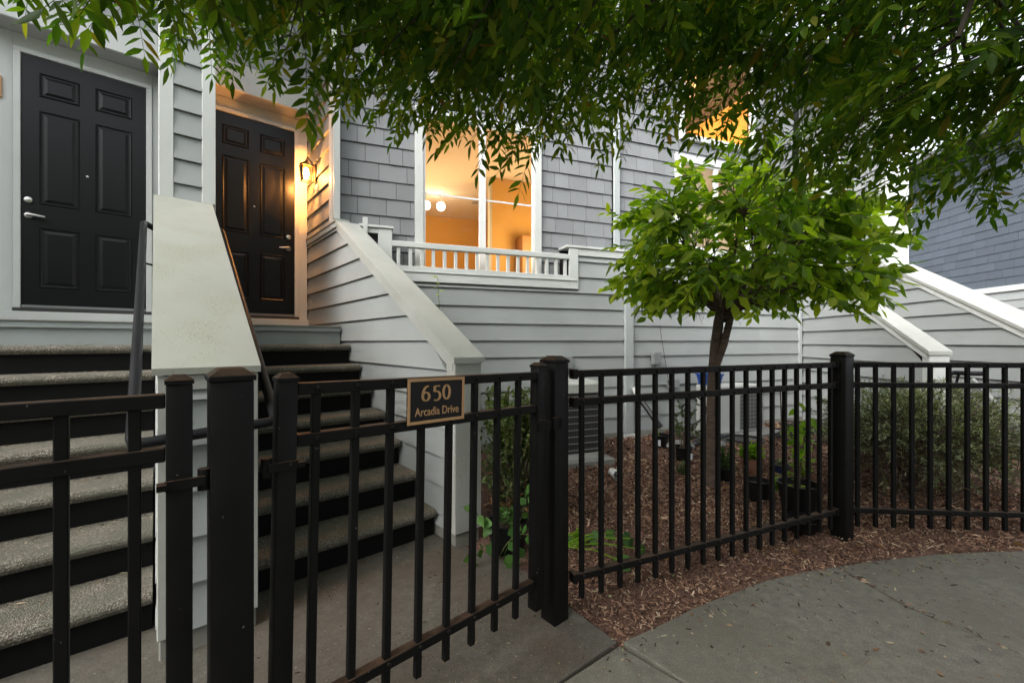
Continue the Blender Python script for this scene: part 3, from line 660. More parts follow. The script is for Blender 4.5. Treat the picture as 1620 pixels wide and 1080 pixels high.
def side_wall(label, u0, u1, vf, vtop, slope, name='stair_side_wall', zf0=1.262):
    T = Thing(FC, name, label, 'wall', (u0+u1)/2, vf)
    zf = lambda v: zf0+slope*(v-vf)
    sloped_cap(T, u0-.022, u1+.018, vf-.015, vtop, zf, .045, 'white_worn')
    v, f = prism([(vf+.03, zf(vf+.03)-.085), (vf+.03, zf(vf+.03)-.002), (vtop, zf(vtop)-.002), (vtop, zf(vtop)-.085)], u0-.008, u1, 'left'); T.poly('cap_trim', v, f, 'white')
    T.box('post', u0-.004, u1, vf, vf+.10, .04, zf(vf), 'white', .004)
    T.box('footing', u0+.004, u1-.004, vf+.012, vtop, -.06, .0395, 'foundation')
    v, f = prism([(vf+.101, .04), (vf+.101, zf(vf+.1)-.09), (vtop, zf(vtop)-.09), (vtop, .04)], u0+.0215, u1-.01, 'left'); T.poly('wall_core', v, f, 'lap_shade')
    for k in range(14):
        z0 = .0875+.2225*k-.06; z1 = z0+.2165
        va = lambda q: max(vf+.1005, vf+(q+.087-zf0)/slope)
        if va(z0) > vtop-.05: break
        T.board([(va(z0), z0), (vtop, z0), (vtop, z1), (min(va(z1), vtop-.002), z1)], u0+.021, 'left', 'siding')
    return T
side_wall('nearer white-capped stair wall behind the right fence corner, its post showing', 4.324, 4.535, 5.39, 7.95, .60)
side_wall('farther white-capped stair wall behind the right fence, running out of view', 5.66, 6.04, 5.0, WC-.006, .537, 'stair_side_wall', 1.135)
TH2 = Thing(FC, 'handrail', 'dark pipe handrail end sticking out behind the far stair post', 'handrail', 4.66, 5.2, 1.0)
g = Geo(); g.tube(arc([(4.53, 5.46, 1.03), (4.64, 5.46, 1.045), (4.64, 5.25, 1.05), (4.74, 5.25, 1.05)], 4, .05), .026, 12); TH2.geo('rail', g, 'rail_black', None, True)
g = Geo(); g.tube([(4.64, 5.40, 1.04), (4.64, 5.44, .90), (4.53, 5.46, .88)], .014, 8); TH2.geo('bracket', g, 'rail_black', None, True)
TH3 = Thing(FC, 'handrail', 'pale grey pipe handrail sloping down the farther stair wall at right', 'handrail', 5.55, 5.7, .3)
g = Geo(); g.tube([(5.58, 5.55, .20), (5.58, 6.16, .78), (5.58, 6.3, .90)], .024, 10); TH3.geo('rail', g, 'galv', None, True)
for vv, zz in ((5.9, .53),):
    g = Geo(); g.tube([(5.58, vv, zz-.01), (5.655, vv, zz-.05)], .009, 8); TH3.geo('bracket', g, 'galv')
# ------------------------------------------------------------------ far building at the right edge
UFAR = 11.2
TF = Thing(FC, 'townhouse', 'distant blue-grey shingled side wall at the right edge', 'house', UFAR, 12.)
TF.box('wall_core', UFAR+.022, UFAR+.4, 5, 19, -.05, 6.6, 'lap_shade')
for k in range(12):
    z = .06+.2165*k; TF.board([(5, z), (19, z), (19, z+.2145), (5, z+.2145)], UFAR+.0215, 'left', 'siding')
TF.box('belt_trim', UFAR-.03, UFAR+.0215, 5, 19, 2.66, 2.80, 'white', .004); TF.box('roof', UFAR-.6, 17, 4.5, 19.5, 6.62, 6.8, 'roofing')
shl = mesh_from('shingle', [(-.017, 0, 0), (-.017, 1, 0), (-.006, 1, 1), (-.006, 0, 1), (0, 0, 0), (0, 1, 0), (0, 1, 1), (0, 0, 1)], [(3, 2, 1, 0), (6, 7, 4, 5), (1, 5, 4, 0), (2, 6, 5, 1), (3, 7, 6, 2), (0, 4, 7, 3)])
fw = (14.60, 15.35, 4.82, 5.75); fars = []
for k in range(17):
    z = 2.803+.2165*k; sp = [(9.8, 19)]
    if z+.215 > fw[2] and z < fw[3]: sp = [(9.8, fw[0]), (fw[1], 19)]
    fars += shingle_course(z, .215, sp, rs, .22, .52)
vis = [s for s in fars if s[0] < 15.2]; vis = vis[:298]; ks = set(vis)
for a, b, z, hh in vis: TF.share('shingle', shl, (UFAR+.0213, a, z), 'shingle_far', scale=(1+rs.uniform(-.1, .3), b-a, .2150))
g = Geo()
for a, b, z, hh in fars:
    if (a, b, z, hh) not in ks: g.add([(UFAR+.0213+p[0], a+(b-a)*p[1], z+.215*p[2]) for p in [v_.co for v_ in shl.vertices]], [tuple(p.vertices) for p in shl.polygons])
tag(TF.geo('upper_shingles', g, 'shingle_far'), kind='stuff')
wf = TF.box('window', UFAR-.03, UFAR+.03, fw[0], fw[1], fw[2], fw[3], 'white', .005)
TF.box('pane', UFAR-.034, UFAR-.0302, fw[0]+.09, fw[1]-.09, fw[2]+.09, fw[3]-.09, 'ac_dark', 0, wf)

# ------------------------------------------------------------------ fence posts, panels, gates
def fence_post(x, y, rz, label, h=1.30, w_=.1):
    t = Thing(FW, 'fence_post', label, 'post', 0, 0, 0, 'square black fence posts'); t.root.location = (x, y, 0); t.root.rotation_euler = (0, 0, rz)
    q = w_/2; t.box('shaft', -q, q, -q, q, 0, h, 'fence_black', .004, None, 2)
    e = q+.005; k = q*.55
    v = [(-e, -e, h), (e, -e, h), (e, e, h), (-e, e, h), (-e, -e, h+.014), (e, -e, h+.014), (e, e, h+.014), (-e, e, h+.014), (-k, -k, h+.036), (k, -k, h+.036), (k, k, h+.036), (-k, k, h+.036)]
    f = [(0, 3, 2, 1), (0, 1, 5, 4), (1, 2, 6, 5), (2, 3, 7, 6), (3, 0, 4, 7), (4, 5, 9, 8), (5, 6, 10, 9), (6, 7, 11, 10), (7, 4, 8, 11), (8, 9, 10, 11)]
    t.poly('cap', v, f, 'fence_black', None, .002)
    return t
p0 = FA.w(.160, 1.412); fence_post(p0[0], p0[1], FA.rz, 'broad black post between the two gates, nearest the camera', 1.302)
pA = FA.w(1.552, 1.50); fence_post(pA[0], pA[1], FA.rz, 'black fence post with the gate latch, right of the address sign', 1.302)
fence_post(2.365, 3.022, R(24), 'black corner fence post in front of the terracotta pots', 1.302)
RIV = lathe([(.0095, 0), (.009, .0045), (.0045, .007), (.0005, .0075)], 10, False)
def rivets(T, pts, y, parent, m='fence_black'):
    g = Geo()
    for x, z in pts: g.add([(x+a, y-c, z+b) for a, b, c in RIV[0]], [t[::-1] for t in RIV[1]])
    tag(T.geo('rivets', g, m, parent, True), kind='stuff')
def panel(name, label, cat, x, y, rz, L, xs, zr_, zp, group=None, sag=0., pk=.025, rail=.036, stiles=(), bottom=True):
    T = Thing(FW, name, label, cat, 0, 0, 0, group); T.root.location = (x, y, 0); T.root.rotation_euler = (0, sag, rz)
    pm = box_mesh('picket', (-pk/2, -pk/2, zp[0]), (pk/2, pk/2, zp[1]), .0025)
    for px in xs: T.share('picket', pm, (px, 0, 0), 'fence_black')
    for z in zr_:
        r_ = T.box('rail', L[0], L[1], -.0195, .0195, z-rail, z, 'fence_black', .0025)
        rivets(T, [(px, z-rail/2) for px in xs], -.0195, r_)
    for a, b, h0, h1 in stiles:
        m_ = (a+b)/2; hw = (b-a)/2; s_ = T.box('stile', a, b, -hw, hw, h0, h1, 'fence_black', .003, None, 2)
        V, Fc = [(m_-hw-.003, -hw-.003, h1), (m_+hw+.003, -hw-.003, h1), (m_+hw+.003, hw+.003, h1), (m_-hw-.003, hw+.003, h1), (m_-hw-.003, -hw-.003, h1+.010), (m_+hw+.003, -hw-.003, h1+.010), (m_+hw+.003, hw+.003, h1+.010), (m_-hw-.003, hw+.003, h1+.010), (m_-hw*.5, -hw*.5, h1+.024), (m_+hw*.5, -hw*.5, h1+.024), (m_+hw*.5, hw*.5, h1+.024), (m_-hw*.5, hw*.5, h1+.024)], [(0, 3, 2, 1), (0, 1, 5, 4), (1, 2, 6, 5), (2, 3, 7, 6), (3, 0, 4, 7), (4, 5, 9, 8), (5, 6, 10, 9), (6, 7, 11, 10), (7, 4, 8, 11), (8, 9, 10, 11)]
        T.poly('stile_cap', V, Fc, 'fence_black', s_)
    return T
# right gate (address sign), hinged on the broad post
gx = FA.w(.277, 1.408); GR = panel('gate', 'black picket gate carrying the bronze-framed address sign', 'gate', gx[0], gx[1], FA.rz+R(3.2), (.028, 1.085), [.087+.1272*k for k in range(8)], (1.284, 1.128, .300), (.165, 1.275), 'black picket gates', R(1.0), stiles=((-.027, .027, .13, 1.292), (1.0855, 1.1415, .155, 1.305)))
for z in (.30, 1.045):                         # hinges
    g = Geo(); g.tube([(-.052, -.018, z-.028), (-.052, -.018, z+.028)], .015, 10); g.box((-.052, -.040, z-.012), (.030, -.0275, z+.012)); g.box((-.068, -.024, z-.010), (-.040, -.010, z+.010)); g.tube([(.026, -.034, z), (.046, -.034, z)], .012, 6)
    GR.geo('hinge', g, 'fence_black')
g = Geo(); g.box((1.075, -.040, 1.010), (1.245, -.0285, 1.045)); g.box((1.175, -.052, 1.000), (1.205, -.0285, 1.060)); g.tube([(1.05, -.06, 1.055), (1.09, -.03, 1.05), (1.135, -.035, 1.05)], .006, 6); g.box((1.232, -.040, 1.004), (1.245, -.012, 1.052)); GR.geo('latch', g, 'fence_black')
# address sign
SG = Thing(FW, 'address_sign', 'black address plaque with bronze border and raised lettering on the gate', 'sign', 0, 0, 0)
SG.root.location = GR.root.location; SG.root.rotation_euler = GR.root.rotation_euler
sx0, sx1, sz0, sz1, sy = .394, .648, 1.113, 1.281, -.0265
SG.box('plate', sx0, sx1, sy, sy+.0065, sz0, sz1, 'pot_black', .001)
b_ = .011
for nm, a in (('border', (sx0, sx1, sz1-b_, sz1)), ('border', (sx0, sx1, sz0, sz0+b_)), ('border', (sx0, sx0+b_, sz0+b_+.0003, sz1-b_-.0003)), ('border', (sx1-b_, sx1, sz0+b_+.0003, sz1-b_-.0003))): SG.box(nm, a[0], a[1], sy-.0035, sy-.0004, a[2], a[3], 'bronze', .0008)
def lettering(txt, name, cx_, cz, height, width, off):
    c = bpy.data.curves.new(name, 'FONT'); c.body = txt; c.extrude = .0009; c.offset = off; c.align_x = 'CENTER'; c.align_y = 'CENTER'
    o = bpy.data.objects.new('tmp', c); col.objects.link(o); dg = bpy.context.evaluated_depsgraph_get(); me = bpy.data.meshes.new_from_object(o.evaluated_get(dg)); bpy.data.objects.remove(o)
    co = np.array([v.co[:] for v in me.vertices]); mn, mx = co.min(0), co.max(0); sx_, sz_ = width/(mx[0]-mn[0]), height/(mx[1]-mn[1])
    for v in me.vertices: x, y, z = v.co; v.co = (cx_+(x-(mn[0]+mx[0])/2)*sx_, sy-.0012-z, cz+(y-(mn[1]+mx[1])/2)*sz_)
    me.materials.clear(); return link(name, me, 'bronze', SG.root)
lettering('Arcadia Drive', 'street_name', (sx0+sx1)/2+.002, 1.1575, .031, .196, .006)
# numerals drawn with a broad-nib stroke (thick sides, thin tops)
def stroke(pts, wd, closed=False):
    n = len(pts); L_ = []; R_ = []
    for i, (x, z) in enumerate(pts):
        a = pts[(i-1) % n] if (closed or i > 0) else pts[i]; b = pts[(i+1) % n] if (closed or i < n-1) else pts[i]
        tx, tz = b[0]-a[0], b[1]-a[1]; l = math.hypot(tx, tz) or 1; nx_, nz_ = -tz/l, tx/l; w2 = wd[i]/2
        L_.append((x+nx_*w2, z+nz_*w2)); R_.append((x-nx_*w2, z-nz_*w2))
    return L_, R_
def nib(pts, closed=False, thick=.17, thin=.075):
    n = len(pts); wd = []
    for i in range(n):
        a = pts[(i-1) % n] if (closed or i > 0) else pts[i]; b = pts[(i+1) % n] if (closed or i < n-1) else pts[i]
        tx, tz = b[0]-a[0], b[1]-a[1]; l = math.hypot(tx, tz) or 1; wd.append(thin+(thick-thin)*abs(tz/l)**1.3)
    return wd
def numeral(strokes, x0, z0, s):
    g = Geo()
    for pts, closed in strokes:
        wd = nib(pts, closed); L_, R_ = stroke(pts, wd, closed); n = len(pts); k0 = len(g.v)
        F_ = lambda p, d: (x0+p[0]*s, sy-d, z0+p[1]*s)
        vv = [F_(p, .0032) for p in L_]+[F_(p, .0032) for p in R_]+[F_(p, .0006) for p in L_]+[F_(p, .0006) for p in R_]
        ff = []
        for i in range(n if closed else n-1):
            j = (i+1) % n; ff += [(i, j, n+j, n+i), (2*n+i, i+0, j, 2*n+j)[::-1], (n+i, n+j, 3*n+j, 3*n+i)[::-1]]
        g.add(vv, ff)
    return SG.geo('numeral', g, 'bronze')
el = lambda cx_, cz, rx, rz_, a0, a1, n: [(cx_+rx*math.cos(R(a0+(a1-a0)*i/n)), cz+rz_*math.sin(R(a0+(a1-a0)*i/n))) for i in range(n+1)]
zero = [(el(.31, .5, .25, .46, 0, 345, 23), True)]
six = [([(.52, .95), (.44, .955)]+el(.46, .33, .38, .62, 100, 180, 8)[1:], False), (el(.32, .30, .245, .265, 0, 345, 23), True)]
five = [([(.55, .93), (.16, .93)], False), ([(.15, .95), (.14, .56)], False), ([(.14, .57), (.25, .60)]+el(.28, .30, .28, .30, 78, -100, 14)+[(.08, .045)], False)]
for gl, xx in ((six, .452), (five, .500), (zero, .5445)): numeral(gl, xx, 1.196, .058)
for xx in (sx0+.02, sx1-.02):
    for zz in (sz0+.02, sz1-.02):
        V, Fc = lathe([(.003, 0), (.002, .0015), (.0003, .0018)], 8); SG.poly('screw', [(xx+a, sy-.0002-c, zz+b) for a, b, c in V], [t[::-1] for t in Fc], 'fence_black')
# left gate
gl_ = FA.w(.047, 1.405); GL = panel('gate', 'black picket gate at far left in front of the stairs, partly out of view', 'gate', gl_[0], gl_[1], FA.rz+R(180), (.028, 1.05), [.087+.1250*k for k in range(8)], (1.276, 1.140, .300), (.165, 1.265), 'black picket gates', 0., stiles=((-.027, .027, .13, 1.300), (1.0505, 1.105, .13, 1.30)))
for z in (.30, 1.045):
    g = Geo(); g.tube([(-.052, .018, z-.028), (-.052, .018, z+.028)], .015, 10); g.box((-.068, .010, z-.010), (-.040, .024, z+.010)); g.box((-.052, .0275, z-.012), (.030, .040, z+.012)); g.tube([(.026, .034, z), (.046, .034, z)], .012, 6); GL.geo('hinge', g, 'fence_black')
rv = Geo()
# fence panels
def between(a, b, name, label, n, off=.0):
    dx, dy = b[0]-a[0], b[1]-a[1]; L = math.hypot(dx, dy); rz = math.atan2(dy, dx)
    T = panel(name, label, 'fence', a[0], a[1], rz, (0, L), [L*(k+.5+off)/n for k in range(n)], (1.262, 1.118, .222), (.085, 1.255), 'black picket fence panels', 0., .024)
    for x_ in (.012, L-.012):
        for z in (1.262, 1.118, .222): T.box('bracket', x_-.012, x_+.012, -.026, .026, z-.044, z+.006, 'fence_black', .002)
    return T
between((.305, 2.160), (2.305, 3.003), 'picket_fence', 'black picket fence panel in front of the small tree and pots', 18)
between((2.418, 3.030), (4.60, 2.862), 'picket_fence', 'black picket fence panel at right in front of the grey shrub', 18)
fence_post(4.65, 2.858, R(-4), 'black fence post beyond the right edge', 1.302)

# ------------------------------------------------------------------ outdoor units and wall boxes
def rounded(w_, d_, r, n=5):
    out = []
    for cx_, cy2, a0 in ((w_/2-r, d_/2-r, 0), (-w_/2+r, d_/2-r, 90), (-w_/2+r, -d_/2+r, 180), (w_/2-r, -d_/2+r, 270)):
        for i in range(n+1): a = R(a0+90*i/n); out.append((cx_+r*math.cos(a), cy2+r*math.sin(a)))
    return out
def ring_prism(g, o, z0, z1, s0=1., s1=1.):
    n = len(o); g.add([(x*s0, y*s0, z0) for x, y in o]+[(x*s1, y*s1, z1) for x, y in o], [tuple(range(n-1, -1, -1)), tuple(range(n, 2*n))]+[(i, (i+1) % n, (i+1) % n+n, i+n) for i in range(n)])
def local(name, label, cat, x, y, rz, z=0., group=None):
    t = Thing(FW, name, label, cat, 0, 0, 0, group); t.root.location = (x, y, z); t.root.rotation_euler = (0, 0, rz); return t
AC = local('air_conditioner', 'round-cornered grey air conditioner standing behind the gate latch post', 'air conditioner', .64, 5.06, FM.rz)
AC.box('pad', -.42, .42, -.42, .42, -.03, .075, 'pad_concrete', .006)
o = rounded(.68, .68, .14); g = Geo(); ring_prism(g, o, .12, .83, .95, .95); AC.geo('coil', g, 'ac_dark')
g = Geo(); ring_prism(g, o, .078, .145, 1.0, 1.01); AC.geo('base_pan', g, 'ac_body')
g = Geo(); ring_prism(g, o, .83, .925, 1.01, 1.01); ring_prism(g, o, .925, .955, 1.01, .9); AC.geo('top_cover', g, 'ac_body')
g = Geo()
for k in range(9):
    z = .19+.075*k; pts = [(x*1.005, y*1.005, z) for x, y in o]; g.tube(pts+[pts[0]], .0045, 5, False)
AC.geo('guard_ring', g, 'wire')
g = Geo(); m_ = 76
per = [Vector((x*.985, y*.985, 0)) for x, y in o]; per.append(per[0]); tot = [0]
for a, b in zip(per, per[1:]): tot.append(tot[-1]+(b-a).length)
for k in range(m_):
    d = tot[-1]*k/m_; i = max(j for j in range(len(tot)) if tot[j] <= d); i = min(i, len(per)-2); p = per[i].lerp(per[i+1], (d-tot[i])/(tot[i+1]-tot[i])); g.tube([(p.x, p.y, .145), (p.x, p.y, .83)], .0018, 4, False)
tag(AC.geo('guard_wires', g, 'wire_dim'), kind='stuff')
IP = local('insulated_pipe', 'white insulated refrigerant pipe between the grey unit and the wall', 'pipe', 1.05, 5.35, FM.rz)
g = Geo(); g.tube(arc([(-.05, -.02, .72), (.10, .04, .72), (.14, .05, .30), (-.06, .0, .22)], 5, .09), .042, 10); IP.geo('sleeve', g, 'insulation', None, True)
AC2 = local('heat_pump', 'boxy outdoor unit with white wire guard standing behind the small tree', 'air conditioner', 3.30, 6.42, FM.rz)
AC2.box('pad', -.62, .72, -.42, .25, -.03, .07, 'pad_concrete', .006)
AC2.box('cabinet', -.48, .45, -.20, .16, .072, .76, 'ac_body', .01); AC2.box('coil', .0, .452, -.203, -.2005, .11, .72, 'ac_coil')
g = Geo()
for k in range(11): z = .11+.057*k; g.tube([(-.02, -.222, z), (.46, -.222, z), (.475, -.19, z), (.475, .13, z)], .0045, 5)
for k in range(8): x = -.02+.068*k; g.tube([(x, -.222, .10), (x, -.222, .69)], .0035, 5)
AC2.geo('wire_guard', g, 'wire')
BB = local('storage_bin', 'blue plastic bin behind the trunk of the small tree', 'bin', 2.98, 6.36, FM.rz, .762)
g = Geo(); g.add([(-.16, -.12, 0), (.16, -.12, 0), (.16, .12, 0), (-.16, .12, 0), (-.19, -.15, .14), (.19, -.15, .14), (.19, .15, .14), (-.19, .15, .14)], BOXF[:1]+BOXF[2:]); g.box((-.205, -.165, .14), (.205, -.145, .165)); g.box((-.205, .145, .14), (.205, .165, .165)); g.box((-.205, -.145, .14), (-.185, .145, .165)); g.box((.185, -.145, .14), (.205, .145, .165))
g.v = [(x*.72, y*.8, z) for x, y, z in g.v]; BB.geo('tub', g, 'bin_blue')
def wall_box(label, u, z, wd, ht, m='galv', conduit=True):
    t = Thing(FM, 'utility_box', label, 'utility box', u, VF, z)
    t.box('housing', u-wd/2, u+wd/2, VF-.085, VF-.001, z, z+ht, m, .006); t.box('lid', u-wd/2-.004, u+wd/2+.004, VF-.094, VF-.0855, z+.01, z+ht+.004, m, .003)
    if conduit: 
        g = Geo(); g.tube([(u-.02, VF-.03, z), (u-.02, VF-.03, z-.40), (u+.05, VF-.03, z-.62), (u+.05, VF-.03, .05)], .012, 8); t.geo('conduit', g, m, None, True)
    return t
wall_box('grey electrical box with conduit on the siding left of the tree trunk', 4.185, 1.06, .12, .19); wall_box('small white-faced outlet box low on the siding behind the fence', 4.50, .70, .16, .13, 'galv', False); wall_box('grey electrical box just above the gate latch post', 2.69, 1.03, .13, .17)

# ------------------------------------------------------------------ pots and small things in the bed
def pot(name, label, x, y, h, rt, rb, m, z=0.02, rim=.012, soil=True, n=26, group='plant pots in the mulch', tilt=(0, 0, 0)):
    t = local(name, label, 'plant pot', x, y, 0, z-.02, group); t.root.rotation_euler = tilt
    V, Fc = lathe([(rb*.97, 0), (rb, .004), (rt*.97, h-.03), (rt*.985, h-.03), (rt, h-.026), (rt+rim*.3, h), (rt-rim*.7, h), (rt*.9, h-.05), (rb*.93, .02)], n); t.poly('wall', V, Fc, m, smooth=True)
    if soil: V, Fc = lathe([(.0005, h-.042), (rt*.5, h-.045), (rt*.93, h-.055)], n, False); t.poly('soil', V, [q[::-1] for q in Fc], 'soil')
    return t
PT = {}
PT['a'] = pot('plant_pot', 'black nursery pot with blue label, farthest back by the wall', 1.98, 5.62, .24, .155, .12, 'pot_black')
V = [(-.075, -.158, .06), (-.0, -.168, .06), (-.0, -.172, .17), (-.075, -.162, .17)]; PT['a'].poly('sticker', [(x-.05, y+.02, z) for x, y, z in V], [(0, 1, 2, 3)], 'paper')
PT['b'] = pot('plant_pot', 'black nursery pot with a leafy young shrub left of the tree trunk', 2.0, 4.95, .25, .155, .115, 'pot_black')
V = [(.02, -.17, .07), (.075, -.155, .07), (.082, -.163, .17), (.025, -.178, .17)]; PT['b'].poly('sticker', [(x+.03, y+.02, z) for x, y, z in V], [(0, 1, 2, 3)], 'paper')
PT['c'] = pot('plant_pot', 'terracotta pot of bright green foliage right of the tree trunk', 2.56, 4.50, .25, .165, .12, 'pot_terra')
PT['d'] = pot('plant_pot', 'empty black pot in front of the terracotta pot', 2.19, 3.76, .24, .145, .115, 'pot_black', .02, .012, True)
PT['e'] = pot('plant_pot', 'dark blue glazed pot with low white-flecked plant', 2.86, 4.50, .17, .15, .10, 'pot_blue')
PT['f'] = pot('plant_pot', 'large black pot holding the tall young tree by the fence corner', 2.34, 3.44, .28, .165, .125, 'pot_black')
PT['g'] = pot('plant_pot', 'shallow terracotta bowl just behind the large black pot', 2.78, 4.02, .16, .19, .14, 'pot_terra')
PT['h'] = pot('plant_pot', 'black pot with dark leafy shrub against the tree trunk', 2.12, 4.22, .20, .13, .10, 'pot_black')
PT['i'] = pot('plant_pot', 'black pot lying low beneath the fence rail near the corner post', 2.16, 3.16, .09, .12, .10, 'pot_black')
PT['j'] = pot('plant_pot', 'small black pot under the vines beside the gate shrub', -.03, 2.86, .20, .14, .11, 'pot_black')
for k_, s_ in (('a', .72), ('b', .72), ('c', .70), ('d', .74), ('e', .62), ('f', .92), ('g', .8), ('h', .8)): PT[k_].root.scale = (s_, s_, s_)
CU = local('cup', 'white plastic cup lying on its side in the mulch', 'cup', 1.05, 4.32, R(-75), .06)
V, Fc = lathe([(.036, -.062), (.04, -.058), (.05, .058), (.053, .058), (.053, .066), (.047, .066), (.036, -.05)], 20); CU.poly('wall', [(z, y, x) for x, y, z in V], Fc, 'white_plastic', smooth=True)
# corrugated drain hose from the wall into the back pot
DH = local('drain_hose', 'black corrugated drain hose with white end reaching into the labelled pot', 'hose', 1.9, 5.75, 0)
g = Geo(); pts = [Vector((-.08, .32, .62)), Vector((.0, .18, .47)), Vector((.06, .05, .34)), Vector((.12, -.02, .25))]; fine = [pts[min(int(t), 2)].lerp(pts[min(int(t), 2)+1], t-min(int(t), 2)) for t in np.linspace(0, 3, 40)]
g.tube(fine, [.037+.005*(i % 2) for i in range(40)], 12); DH.geo('hose', g, 'hose_black', None, True)
g = Geo(); g.tube([(-.12, .38, .74), (-.10, .355, .68), (-.085, .33, .63)], [.045, .05, .042], 12); DH.geo('collar', g, 'white_plastic', None, True)
# coiled black drip tubing
HC = local('hose_coil', 'loose coil of thin black irrigation tubing on the mulch behind the corner post', 'hose', 4.30, 5.95, 0)
g = Geo(); pts = []
for i in range(220):
    a = i*.19; r = .34+.10*math.sin(i*.031)+.03*math.sin(i*.5); pts.append((r*1.35*math.cos(a)+.05*math.sin(i*.07), r*.8*math.sin(a), .03+.0010*i+.015*math.sin(i*.9)))
g.tube(pts, .011, 6); HC.geo('tubing', g, 'hose_black', None, True)
HT = local('tangled_hose', 'tangle of dark hose and fittings on the ground left of the trunk', 'hose', 2.55, 5.75, 0)
g = Geo(); pts = [(.40*math.cos(i*.33)+.02*i-.3, .16*math.sin(i*.41), .05+.05*abs(math.sin(i*.23))) for i in range(46)]; g.tube(pts, .018, 7); HT.geo('tubing', g, 'hose_black', None, True)
HT2 = local('green_hose_loop', 'dark hose loop hanging beside the boxy unit behind the shrub', 'hose', 2.68, 5.98, FM.rz, 0.02)
g = Geo(); g.tube([(.19*math.sin(a)-.12, .03*math.sin(3*a), .42+.20*math.cos(a)) for a in np.linspace(.4, 5.4, 30)]+[(-.25, .0, .28), (-.2, .02, .08), (-.05, -.05, .02)], .011, 7); HT2.geo('tubing', g, 'hose_black', None, True)
for i, (x, y, r, lab) in enumerate(((2.20, 5.52, .13, 'pale rounded stone beside the labelled pot at the wall'), (2.72, 5.60, .09, 'small pale stone among the tangled hose'))):
    bm = bmesh.new(); bmesh.ops.create_icosphere(bm, subdivisions=3, radius=1)
    for v_ in bm.verts: n_ = 1+.12*math.sin(3*v_.co.x+i)*math.cos(2.3*v_.co.y+1); v_.co = (v_.co.x*r*1.4*n_, v_.co.y*r*n_, max(-.25, v_.co.z)*r*.6*n_+.02)
    me = bpy.data.meshes.new('stone'); bm.to_mesh(me); bm.free()
    for p in me.polygons: p.use_smooth = True
    so = link('stone', me, 'pad_concrete', None, (x, y, .02)); tag(so, lab, 'stone', 'pale stones by the wall')

# ------------------------------------------------------------------ foliage
UP = np.array([0, 0, 1.])
def unit(a): return a/np.maximum(np.linalg.norm(a, axis=-1, keepdims=True), 1e-9)
class Leaves:
    def __init__(s): s.V = []; s.F = []; s.n = 0; s.q = []
    def add(s, P, D, Nn, L, W, fold=.10, droop=.15, simple=False, wide=(.34, .70, .72)):
        P = np.asarray(P, float); n = len(P); D = unit(np.asarray(D, float)); S = unit(np.cross(D, Nn)); Nn = unit(np.cross(S, D))
        L = np.broadcast_to(np.asarray(L, float), (n,))[:, None]; W = np.broadcast_to(np.asarray(W, float), (n,))[:, None]
        a, b, k = wide
        if simple:
            v = np.stack([P, P+D*L*.45+S*W*.5, P+D*L-Nn*L*droop, P+D*L*.45-S*W*.5], 1); f = [(0, 3, 2, 1)]
        else:
            m1 = P+D*L*a-Nn*W*fold; m2 = P+D*L*b-Nn*(W*fold+L*droop*.45)
            v = np.stack([P, P+D*L*a+S*W*.5, m1, P+D*L*a-S*W*.5, m2+S*W*.5*k+Nn*W*fold, m2, m2-S*W*.5*k+Nn*W*fold, P+D*L-Nn*L*droop], 1)
            f = [(0, 2, 1), (0, 3, 2), (1, 2, 5, 4), (2, 3, 6, 5), (4, 5, 7), (5, 6, 7)]
        s._push(v, f)
    def _push(s, v, f):
        n, k = v.shape[:2]; base = s.n+np.arange(n)*k
        s.V.append(v.reshape(-1, 3))
        for q in f: s.q.append(base[:, None]+np.array(q)[None, :])
        s.n += n*k
    def tube(s, pts, r0, r1, n=3):
        v, f = tube(pts, list(np.linspace(r0, r1, len(pts))), n, False); v = np.array([tuple(p) for p in v]); s.V.append(v)
        s.q.append(np.array(f)+s.n); s.n += len(v)
    def mesh(s, name):
        V = np.concatenate(s.V); tri = [q for q in s.q if q.shape[1] == 3]; quad = [q for q in s.q if q.shape[1] == 4]
        loops = []; starts = []; c = 0
        for grp, k in ((tri, 3), (quad, 4)):
            if grp:
                a = np.concatenate(grp); loops.append(a.ravel()); starts.append(c+np.arange(len(a))*k); c += a.size
        loops = np.concatenate(loops).astype(np.int32); starts = np.concatenate(starts).astype(np.int32)
        me = bpy.data.meshes.new(name); me.vertices.add(len(V)); me.vertices.foreach_set('co', V.ravel().astype(np.float32))
        me.loops.add(len(loops)); me.loops.foreach_set('vertex_index', loops); me.polygons.add(len(starts)); me.polygons.foreach_set('loop_start', starts)
        me.update(calc_edges=True); me.validate(); return me
def bez(a, b, c, t): t = np.asarray(t)[:, None]; return a*(1-t)**2+2*b*t*(1-t)+c*t*t
def rv3(n, s=1.): return rng.normal(0, s, (n, 3))

